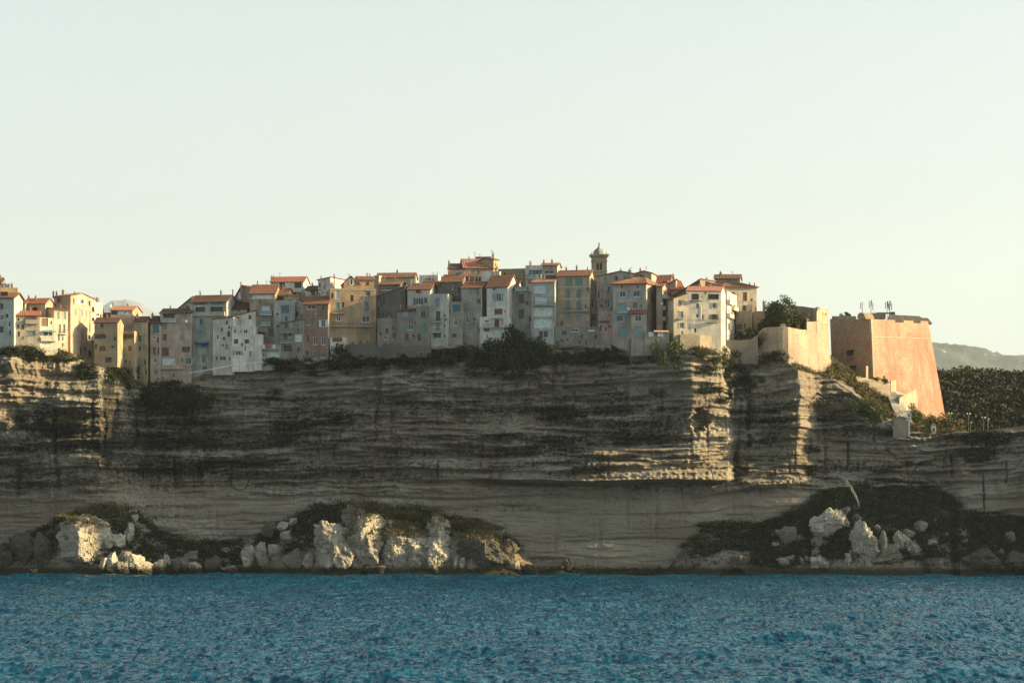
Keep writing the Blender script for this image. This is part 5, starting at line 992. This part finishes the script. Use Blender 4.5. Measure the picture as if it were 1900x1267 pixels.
rock(228, 252, 968, 1018, 806, 10, 'grey upright rock finger behind the sea rock', 12, .13, [R1], group=BG)
rock(242, 256, 952, 968, 812, 11, 'small pale rock tip on the dark slope above the rock finger', 8, .12)
rock(204, 238, 1040, 1072, 789, 12, 'low brown broken rock at the water by the sea rock', 12, .14)
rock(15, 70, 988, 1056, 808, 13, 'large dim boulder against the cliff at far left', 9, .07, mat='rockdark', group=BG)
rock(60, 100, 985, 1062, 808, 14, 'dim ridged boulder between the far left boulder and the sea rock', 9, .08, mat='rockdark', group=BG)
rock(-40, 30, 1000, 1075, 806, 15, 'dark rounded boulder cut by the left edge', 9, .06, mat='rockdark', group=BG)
rock(52, 72, 1054, 1070, 784, 16, 'tiny golden rock poking out of the sea', 10, .15, [R1])
k = 0
for (a, b, c, d, dd, lab) in ((283, 308, 1036, 1068, 0, 'angular pale block nearest the sea rock in the low row'), (300, 316, 1024, 1056, 3, 'upright pale block with a dark hollow'), (316, 336, 1040, 1066, 0, 'small squarish pale block beside the hollow one'), (334, 352, 1036, 1066, 1, 'small leaning pale block in mid row'),
    (348, 374, 1042, 1070, -1, 'wide low pale block in mid row'), (378, 412, 1028, 1064, 2, 'low broad boulder half hidden by scrub'), (405, 446, 1048, 1068, 0, 'long flat pale rock at the water'), (338, 366, 1020, 1044, 5, 'dim triangular slab leaning on the slope')):
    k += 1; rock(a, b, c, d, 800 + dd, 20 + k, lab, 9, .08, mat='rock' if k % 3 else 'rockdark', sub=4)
for (a, b, c, d, dd, lab, kw) in (
    (442, 476, 1010, 1056, 0, 'rounded pale boulder first of the tall pair', {}), (466, 498, 1004, 1056, 1, 'ribbed pale boulder second of the tall pair', {}), (495, 525, 1008, 1042, 2, 'round boulder with a sunlit right edge', dict(planes=[(1, -.45, .2, .55)])),
    (484, 508, 966, 1000, 8, 'dim sloping rock high on the left of the mound', dict(mat='rockdark')), (512, 534, 966, 986, 7, 'small white block high in the scrub', {}), (516, 544, 982, 1008, 6, 'pale split block under the small white block', {}), (532, 552, 960, 976, 9, 'pale block at the top of the scrub slope', {}),
    (520, 578, 1014, 1064, -2, 'pyramid shaped pale rock with a lit ridge', dict(planes=[(1, -.5, .7, .45), (-1, -.6, .8, .5)])), (558, 588, 1022, 1058, 0, 'dim wedge between the pyramid rock and the big slab', {}), (554, 572, 1000, 1014, 4, 'tiny white stone above the pyramid rock', {}),
    (574, 668, 952, 1056, -3, 'big pale slab with a pitted sunlit face', dict(planes=[(.8, -.55, .75, .50), (-1, -.5, .1, .7)], sub=6, rough=.10, relief=.2)), (632, 690, 936, 1000, 3, 'white rock crown at the top of the mound', dict(veg=.02, planes=[(1, -.8, .3, .6)], sub=6, rough=.1, relief=.25)),
    (642, 716, 952, 1058, -1, 'tall pitted sunlit wall of rock in the middle of the mound', dict(veg=.03, planes=[(.7, -.75, .3, .6)], sub=6, rough=.11, relief=.28)), (590, 642, 1024, 1072, -9, 'mossy golden brown rock at the water under the big slab', dict(planes=[(1, -.6, .3, .5)], sub=6, rough=.14)),
    (690, 800, 958, 1040, 5, 'broad scrub covered rock body right of the mound centre', dict(planes=[(.3, -.6, 1, .5)], sub=6, rough=.10, relief=.25, veg=.05)),
    (638, 676, 1026, 1064, -8, 'rounded pale boulder right of the mossy rock', dict(planes=[(.8, -.7, .3, .6)])), (702, 758, 1000, 1062, -6, 'square pale boulder with a dark hollow near its top', dict(planes=[(.6, -.8, .2, .7)], sub=6, rough=.1)), (668, 722, 1044, 1074, -10, 'dark wet rounded rock below the square boulder', dict(mat='rockdark')),
    (750, 794, 1008, 1066, -6, 'pale upright cone shaped rock', dict(planes=[(-1, -.5, .45, .5), (1, -.5, .45, .5)])), (774, 814, 1014, 1068, -5, 'leaning pale rib right of the cone shaped rock', dict(tilt=.5)), (778, 842, 952, 1030, 2, 'round sunlit rock head at the right shoulder of the mound', dict(veg=.02, planes=[(.9, -.6, .3, .65)], sub=6, rough=.1, relief=.28)),
    (786, 834, 1004, 1066, -1, 'shaded pillar under the round rock head', {}), (872, 940, 968, 1004, 4, 'low sunlit cap of rock right of the mound', dict(veg=.02, planes=[(.5, -.3, 1, .5)], rough=.12, sub=6)), (830, 952, 986, 1058, 6, 'broad dim rock mass under the low sunlit cap', dict(veg=.03, mat='rockdark', rough=.12, sub=6)),
    (910, 964, 994, 1050, 5, 'grey weathered knob at the right end of the mound', dict(mat='rockdark', rough=.12, sub=6)), (836, 852, 1024, 1066, -5, 'small egg shaped boulder', {}), (848, 866, 1030, 1062, -4, 'small round boulder beside the egg shaped one', {}), (860, 892, 1028, 1062, -5, 'pale triangular boulder right of the round one', dict(planes=[(1, -.4, .8, .45), (-1, -.4, .8, .5)])),
    (886, 912, 1036, 1062, -4, 'dim low boulder in the right of the row', dict(mat='rockdark')), (914, 938, 1032, 1062, -4, 'stack of small grey boulders', dict(rough=.14)), (936, 968, 1040, 1066, -4, 'flat topped pale boulder near the end of the row', {}), (964, 1000, 1044, 1070, -3, 'low grey boulder last before the bare shore', dict(mat='rockdark'))):
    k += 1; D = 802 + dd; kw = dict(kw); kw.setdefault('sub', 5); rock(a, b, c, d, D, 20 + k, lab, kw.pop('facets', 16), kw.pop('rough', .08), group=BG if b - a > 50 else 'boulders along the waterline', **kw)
for (a, b, c, d, dd, lab, kw) in (
    (1040, 1066, 1034, 1066, 0, 'dark small boulder on the bare shore', dict(mat='rockdark')), (1064, 1104, 1026, 1066, 1, 'pale wedge boulder on the bare shore', {}), (1196, 1234, 1042, 1072, 0, 'black rounded rock at the water under the cliff', dict(mat='rockdark')),
    (1346, 1404, 1030, 1072, -4, 'big dark dome shaped rock at the waterline', dict(mat='rockdark')), (1440, 1480, 1030, 1056, -10, 'white angular boulder left of the white crags', {}), (1496, 1552, 1028, 1062, -12, 'broad white boulder among dark scrub', dict(rough=.12)),
    (1500, 1574, 940, 1008, -4, 'white jagged crag high in the dark scrub', dict(planes=[(-1, -.6, .9, .5)], rough=.14, sub=6)), (1440, 1480, 974, 1022, 0, 'dim crag left of the high white crag', dict(rough=.14)), (1472, 1500, 990, 1010, 0, 'small square crag below the high white crag', {}),
    (1572, 1632, 962, 1062, -13, 'tall white crag with dark cracks', dict(rough=.14, sub=6, planes=[(-1, -.6, .5, .5)])), (1624, 1662, 980, 1056, -12, 'slender pointed white crag', dict(planes=[(1, -.5, .6, .45), (-1, -.5, .6, .45)], rough=.08)), (1604, 1668, 1006, 1062, -18, 'white leaning slab at the foot of the pointed crag', dict(planes=[(-1, -.6, .9, .45)], rough=.08, sub=6)),
    (1658, 1694, 984, 1036, -8, 'broken pale crag right of the pointed one', dict(rough=.16)), (1680, 1716, 1002, 1040, -8, 'small pale crag at the right of the white group', dict(rough=.16)), (1566, 1584, 1020, 1056, -15, 'narrow dim rock left of the tall white crag', {}),
    (1582, 1606, 952, 976, -8, 'small pale outcrop under the curved rail', dict(rough=.16)), (1700, 1750, 1034, 1068, -22, 'speckled dim boulder at the waterline', dict(mat='rockdark', rough=.12)), (1772, 1870, 1016, 1068, -6, 'huge smooth flat boulder at the right shore', dict(mat='rockdark', sub=6)),
    (1850, 1960, 1018, 1070, -5, 'long flat boulder cut by the right edge', dict(mat='rockdark', sub=6)), (1862, 1890, 984, 1016, 2, 'pale small crag above the long flat boulder', dict(rough=.15))):
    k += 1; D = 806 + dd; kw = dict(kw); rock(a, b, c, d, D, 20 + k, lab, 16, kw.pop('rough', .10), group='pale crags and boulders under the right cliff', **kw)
# scattered small waterline stones
rs = random.Random(5)
stones = []
for i in range(46):
    px = rs.uniform(280, 1720); s = rs.uniform(3, 10)
    if 1105 < px < 1340 and rs.random() < .7: continue
    D = float(shore(px)) - rs.uniform(-1, 2.5); V, F = rock_mesh(i % 6 + 50, 8, .08, 2); V = V * np.array([s, s * .8, s * .6]) * .08; o = np_mesh('shore_stone', V, F, M['rockdark'], False, (X(px, D), D, rs.uniform(0, .5)))
    tag(o, 'small dark stone lying right at the waterline', 'stone', 'small stones at the waterline')
RUB = [rock_mesh(400 + i, 7, .13, 4) for i in range(7)]; RUBM = {}
def rubble(n, px0, px1, s0, s1, seed, smin, smax, label, mats, group):
    r = random.Random(seed)
    for i in range(n):
        px = r.uniform(px0, px1); s = r.uniform(s0, s1); x, D, z = [float(v) for v in talus_surf(px, s)]; q = r.randrange(7); mt = r.choice(mats)
        if (q, mt) not in RUBM:
            t = np_mesh('rubble_stone', RUB[q][0], RUB[q][1], M[mt]); RUBM[(q, mt)] = t.data; bpy.data.objects.remove(t)
        o = bpy.data.objects.new('rubble_stone', RUBM[(q, mt)]); COL.objects.link(o); k = r.uniform(smin, smax) * .075
        o.scale = (k * r.uniform(.8, 1.4), k, k * r.uniform(.6, 1.3)); o.rotation_euler = (r.uniform(-.3, .3), r.uniform(-.5, .5), r.uniform(0, 6)); o.location = (x, D - .3, z + k * .55); tag(o, label, 'stone', group)
rubble(34, 1430, 1740, .08, .62, 71, 9, 24, 'loose pale stone lying in the dark scrub under the right cliff', ('rock', 'rockmid', 'rockmid'), 'loose stones under the right cliff')
rubble(26, 1740, 1900, .05, .5, 72, 4, 12, 'loose stone near the flat boulders at the right shore', ('rockmid', 'rockdark'), 'loose stones at the right shore')
rubble(34, 470, 980, .02, .35, 73, 4, 10, 'loose pale stone at the foot of the central rock mound', ('rock', 'rockmid', 'rockdark'), 'loose stones at the foot of the mound')
rubble(18, 490, 600, .4, .95, 76, 4, 9, 'loose pale stone on the left flank of the central rock mound', ('rock', 'rockmid'), 'loose stones on the left flank of the mound')
rubble(30, 230, 460, .02, .6, 74, 3, 10, 'loose stone in the low row between the sea rock and the mound', ('rock', 'rockmid', 'rockdark'), 'loose stones of the low row')
rubble(26, 1000, 1420, .0, .6, 75, 4, 12, 'loose dark stone on the bare shore under the main cliff', ('rockmid', 'rockdark', 'rockdark'), 'loose stones of the bare shore')
# ------------------------------------------------------------------ scrub (stuff) on the talus, cliff ledges and slope
def talus_pts(n, px0, px1, seed, s0=.05, s1=1.0, keep=None):
    r = np.random.RandomState(seed); px = r.uniform(px0, px1, n); s = r.uniform(s0, s1, n); x, d, z = talus_surf(px, s)
    dens = fbm(x / 5, d / 5 + z / 4, seed, 3) + .35
    m = dens > r.uniform(-.15, .45, n)
    if keep is not None: m &= keep(px, HY - (z - HC) * FPX / d)
    return np.stack([x, d, z], 1)[m]
scr = []
pts = np.concatenate([talus_pts(1500, 130, 450, 1, .10), talus_pts(900, 480, 600, 2, .25), talus_pts(1500, 590, 960, 22, .62), talus_pts(7000, 1395, 1960, 3, .10), talus_pts(500, 1285, 1400, 4, .4, 1.0), talus_pts(200, 0, 130, 5, .5)])
tag(scrub('talus_scrub', pts, .20, M['fol'], 7, 34, .9, .8), kind='stuff', label='dark scrub covering the rubble slopes at the foot of the cliff', cat='scrub')
def cliff_pts(regs, seed):
    r = np.random.RandomState(seed); out = []
    for (cx, cy, rx, ry, n) in regs:
        for _ in range(n):
            a, q = r.uniform(0, 6.28), r.uniform(0, 1) ** .5; p = cliff_point(cx + math.cos(a) * q * rx, cy + math.sin(a) * q * ry); out.append(p[:])
    return np.array(out)
regs = [(100, 668, 60, 5, 30), (50, 656, 60, 8, 60), (160, 690, 20, 14, 40), (315, 728, 55, 20, 150), (340, 745, 35, 14, 60), (250, 700, 22, 20, 60), (215, 700, 22, 18, 50), (140, 780, 30, 10, 16), (512, 735, 8, 10, 14), (580, 690, 8, 14, 16), (620, 680, 50, 8, 50), (530, 672, 30, 8, 40), (775, 692, 14, 4, 8), (1310, 690, 22, 8, 26),
        (1318, 725, 20, 8, 26), (1335, 745, 14, 6, 12), (1300, 655, 18, 8, 24), (1360, 680, 16, 30, 60), (1378, 712, 24, 18, 50), (1440, 664, 24, 8, 34), (1500, 870, 0.5, 2, 2), (1508, 878, 12, 5, 12), (1506, 838, 14, 5, 12), (1636, 875, 16, 5, 12), (1830, 815, 50, 12, 110), (1815, 845, 34, 14, 60), (1700, 862, 24, 4, 14), (1516, 750, 14, 5, 10), (1380, 1000, 40, 8, 20), (1350, 975, 60, 6, 60), (1290, 1014, 26, 6, 22), (1370, 872, 12, 8, 12), (1090, 672, 30, 6, 14), (700, 672, 60, 6, 40), (1180, 670, 50, 7, 34), (960, 664, 80, 6, 60)]
tag(scrub('cliff_scrub', cliff_pts(regs, 11), .17, M['fol'], 12, 60, .8, .9), kind='stuff', label='dark scrub clinging to the ledges of the cliff', cat='scrub')
def plateau_pts(px0, px1, t0, t1, n, seed, up=0.0):
    r = np.random.RandomState(seed); px = r.uniform(px0, px1, n); t = r.uniform(t0, t1, n); ey = np.interp(px, EDX, EDY); De = base_depth(px, ey); D = De + t
    x = (px - 950) * D / FPX; xe = x * De / D; z = HC + (HY - ey) * De / FPX + ground_rise(px, t) + up
    return np.stack([x, D, z], 1)
pts = np.concatenate([plateau_pts(1470, 1560, 1, 14, 200, 21), plateau_pts(1555, 1660, 3.5, 15, 380, 22), plateau_pts(1690, 1772, 2, 18, 260, 23, .1), plateau_pts(20, 130, 0, 4, 160, 24)])
tag(scrub('sunlit_scrub', pts, .16, M['folo'], 25, 40, .7, .9), kind='stuff', label='olive and dry brown scrub on the sunny slope below the fort', cat='scrub')
mp = np.concatenate([talus_pts(420, 640, 820, 31, .5, 1.0), talus_pts(90, 840, 940, 32, .6, 1.0), talus_pts(120, 110, 235, 33, .55, 1.0)]); mp[:, 2] += 1.2; mp = np.concatenate([mp, np.array(VEG)])
tag(scrub('mound_scrub', mp, .17, M['folo'], 34, 40, .8, .8), kind='stuff', label='golden brown scrub on top of the rock mound and the sea rock', cat='scrub')
r_ = np.random.RandomState(41); gx = r_.uniform(104, 200, 60); P0 = np.stack([(gx - 950) * 797 / FPX, r_.uniform(796, 802, 60), Z(955, 797) - (gx - 100) * .035 + .1], 1)
tag(scrub('rock_top_grass', P0, .15, M['folo'], 42, 40, .7, .5), kind='stuff', label='grass and low scrub crowning the square sea rock', cat='grass')
# wooded hill: forest
r_ = np.random.RandomState(51); n = 1000; px = r_.uniform(1700, 2200, n); s = r_.uniform(0, .5, n); D = 905 + 215 * s
ztop = HC + (HY - np.interp(px, [1560, 1700, 1790, 1850, 1900, 2100, 2500], [730, 716, 712, 716, 719, 710, 700])) * 1012 / FPX
zz = 34 + (ztop - 34) * np.sin(np.pi * s) ** .8; cr = np.stack([(px - 950) * D / FPX, D, zz + 1.2], 1)
Pn = np.repeat(cr, 130, 0); sz = np.repeat(r_.uniform(2.2, 5.5, n), 130)[:, None]; d = r_.normal(size=Pn.shape); d /= np.linalg.norm(d, axis=1)[:, None]; d[:, 2] = np.abs(d[:, 2]) * .9
V, F = leaves(Pn + d * sz * r_.uniform(.8, 1.05, (len(Pn), 1)), .42, r_)
tag(np_mesh('forest', V, F, foliage_mat('forest_leaves', (.012, .018, .010), (.046, .052, .022), .13)), kind='stuff', label='dense dark wood covering the hill behind the fort', cat='forest')
# ------------------------------------------------------------------ single shrubs and trees
for (px, py, w_, h_, kd, D, lab) in (
    (888, 662, 60, 42, 0, None, 'dark shrub under the white lower annex'), (930, 660, 56, 52, 0, None, 'tall dark shrub right of the white lower annex'), (965, 660, 60, 66, 0, None, 'highest dark shrub mass in the centre, reaching up between the houses'), (1003, 658, 50, 46, 0, None, 'dark shrub under the glazed white house'), (952, 622, 26, 34, 0, 811, 'pointed dark shrub between the white tower house and the grey-green houses'),
    (758, 664, 42, 24, 0, None, 'round dark shrub below the crumbling stone house'), (800, 660, 28, 17, 0, None, 'low dark shrub below the narrow pale plastered house'), (832, 664, 40, 24, 0, None, 'dark shrub below the stepped grey wall house'), (860, 654, 32, 18, 0, None, 'low dark shrub below the plain grey house'), (635, 664, 40, 44, 0, None, 'tall dark shrub right of the curved white terrace'), (660, 668, 48, 16, 0, None, 'wide low dark shrub on the ledge wall'), (700, 670, 40, 14, 0, None, 'low dark shrub in the middle of the long ledge'),
    (528, 680, 36, 18, 0, None, 'small dark shrub under the tiny balustrade house'), (575, 674, 26, 14, 0, None, 'small dark shrub under the brown-red house'), (1052, 664, 34, 22, 0, None, 'dark shrub under the tall pink house'), (1082, 662, 30, 26, 0, None, 'upright dark shrub under the retaining arches'), (1115, 660, 40, 24, 0, None, 'dark shrub under the reddish annex'), (1140, 656, 26, 20, 0, None, 'small dark shrub left of the rough retaining wall'),
    (1252, 656, 42, 40, 1, 799, 'round green shrub left of the sunlit retaining wall'), (1302, 656, 30, 16, 2, 799, 'olive shrub below the sunlit retaining wall'), (1330, 664, 22, 22, 1, 802, 'small leafy green shrub at the cliff corner'), (1349, 668, 26, 34, 0, 809, 'dark shrub in the gully beside the grey wall'), (1395, 628, 52, 26, 0, 817, 'dark green shrub in front of the brown wall'), (1404, 630, 34, 22, 1, 816, 'lighter green shrub right in front of the grey wall'),
    (60, 656, 50, 22, 0, None, 'dark shrub under the cream houses at left'), (100, 662, 40, 16, 2, None, 'olive shrub under the balcony house'), (20, 652, 40, 14, 0, None, 'dark shrub under the pale green-grey house'), (156, 690, 26, 26, 0, None, 'dark shrub under the tall white building'), (232, 706, 40, 34, 0, None, 'dark shrub under the ochre terrace house'), (300, 740, 70, 30, 0, 822, 'wide dark shrub hanging below the yellow house'), (345, 742, 60, 28, 0, 820, 'wide dark shrub hanging below the tall grey house'),
    (1478, 610, 22, 14, 1, 822, 'small green shrub on the rampart terrace'), (1572, 588, 24, 12, 0, 858, 'round dark shrub on top of the bastion'), (1606, 750, 40, 20, 1, None, 'green shrub on the slope below the terrace wall'), (1630, 766, 40, 18, 1, None, 'green shrub beside the paved ramp'), (1582, 728, 34, 20, 0, 822, 'dark shrub at the foot of the rampart'), (1630, 742, 34, 16, 0, 824, 'dark shrub under the planted terrace wall'),
    (1700, 775, 40, 22, 1, 820, 'green shrub behind the chapel bell gable'), (1722, 782, 40, 22, 2, 822, 'olive shrub above the little shrine'), (1750, 798, 50, 34, 2, 822, 'large dry brown shrub right of the shrine'), (1715, 800, 36, 16, 0, 816, 'dark shrub between the chapel and the shrine'), (1797, 806, 40, 14, 1, 820, 'green bush around the street lamps'), (1672, 782, 26, 14, 0, 819, 'dark shrub on the left of the chapel roof'),
    (1642, 706, 14, 8, 1, 832, 'small potted looking plant on the terrace wall'), (1625, 703, 22, 6, 1, 830, 'low planting along the terrace wall')):
    bush(px, py, w_, h_, lab, D=D, kind=kd)
def tree(px, py, wpx, hpx, D, label, seed, mat, trunk=.35):
    root = empty('tree', (X(px, D), D, Z(py, D))); org = root.location.copy(); tag(root, label, 'tree', 'trees'); h_ = hpx * D / FPX; w_ = wpx * D / FPX; rs = np.random.RandomState(seed)
    m = MB(); b = Vector(org) - Vector((0, 0, .6)); top = Vector(org) + Vector((.2, 0, h_ * .6)); m.tube([b, b.lerp(top, .5) + Vector((.25, 0, 0)), top], [.38, .26, .1], 8)
    for k in range(6): a = k * 1.05; s = b.lerp(top, .35 + .08 * k); e = s + Vector((math.cos(a) * w_ * .32, math.sin(a) * w_ * .25, h_ * .22)); m.tube([s, s.lerp(e, .5) + Vector((0, 0, .2)), e], [.15, .1, .04], 5)
    m.build('trunk', M['bark'], root, org)
    C = clump_pts(16000, rs, 24, .9); C[:, 0] *= w_ / 1.6; C[:, 1] *= w_ / 1.8; C[:, 2] = trunk * h_ * .6 + C[:, 2] * h_ * .8; V, F = leaves(C, .19, rs); o = np_mesh('crown', V, F, mat); o.parent = root
tree(1446, 606, 62, 50, 822, 'big round dark green tree standing on the rampart terrace', 5, foliage_mat('tree_leaves', (.03, .042, .016), (.085, .095, .03)))
# ------------------------------------------------------------------ air
bm_ = MB(); bm_.hexa([Vector(v) for v in ((-6000, -60, -5), (5200, -60, -5), (5200, 32000, -5), (-6000, 32000, -5), (-6000, -60, 2900), (5200, -60, 2900), (5200, 32000, 2900), (-6000, 32000, 2900))])
hm = bpy.data.materials.new('haze_air'); hm.use_nodes = True; hn = hm.node_tree; hn.nodes.remove(hn.nodes['Principled BSDF'])
pv_ = hn.nodes.new('ShaderNodeVolumePrincipled'); pv_.inputs['Color'].default_value = (.78, .92, 1, 1); pv_.inputs['Density'].default_value = 1.9e-5; pv_.inputs['Anisotropy'].default_value = .2
hn.links.new(pv_.outputs[0], hn.nodes['Material Output'].inputs['Volume'])
tag(bm_.build('haze', hm, None, None), kind='stuff')
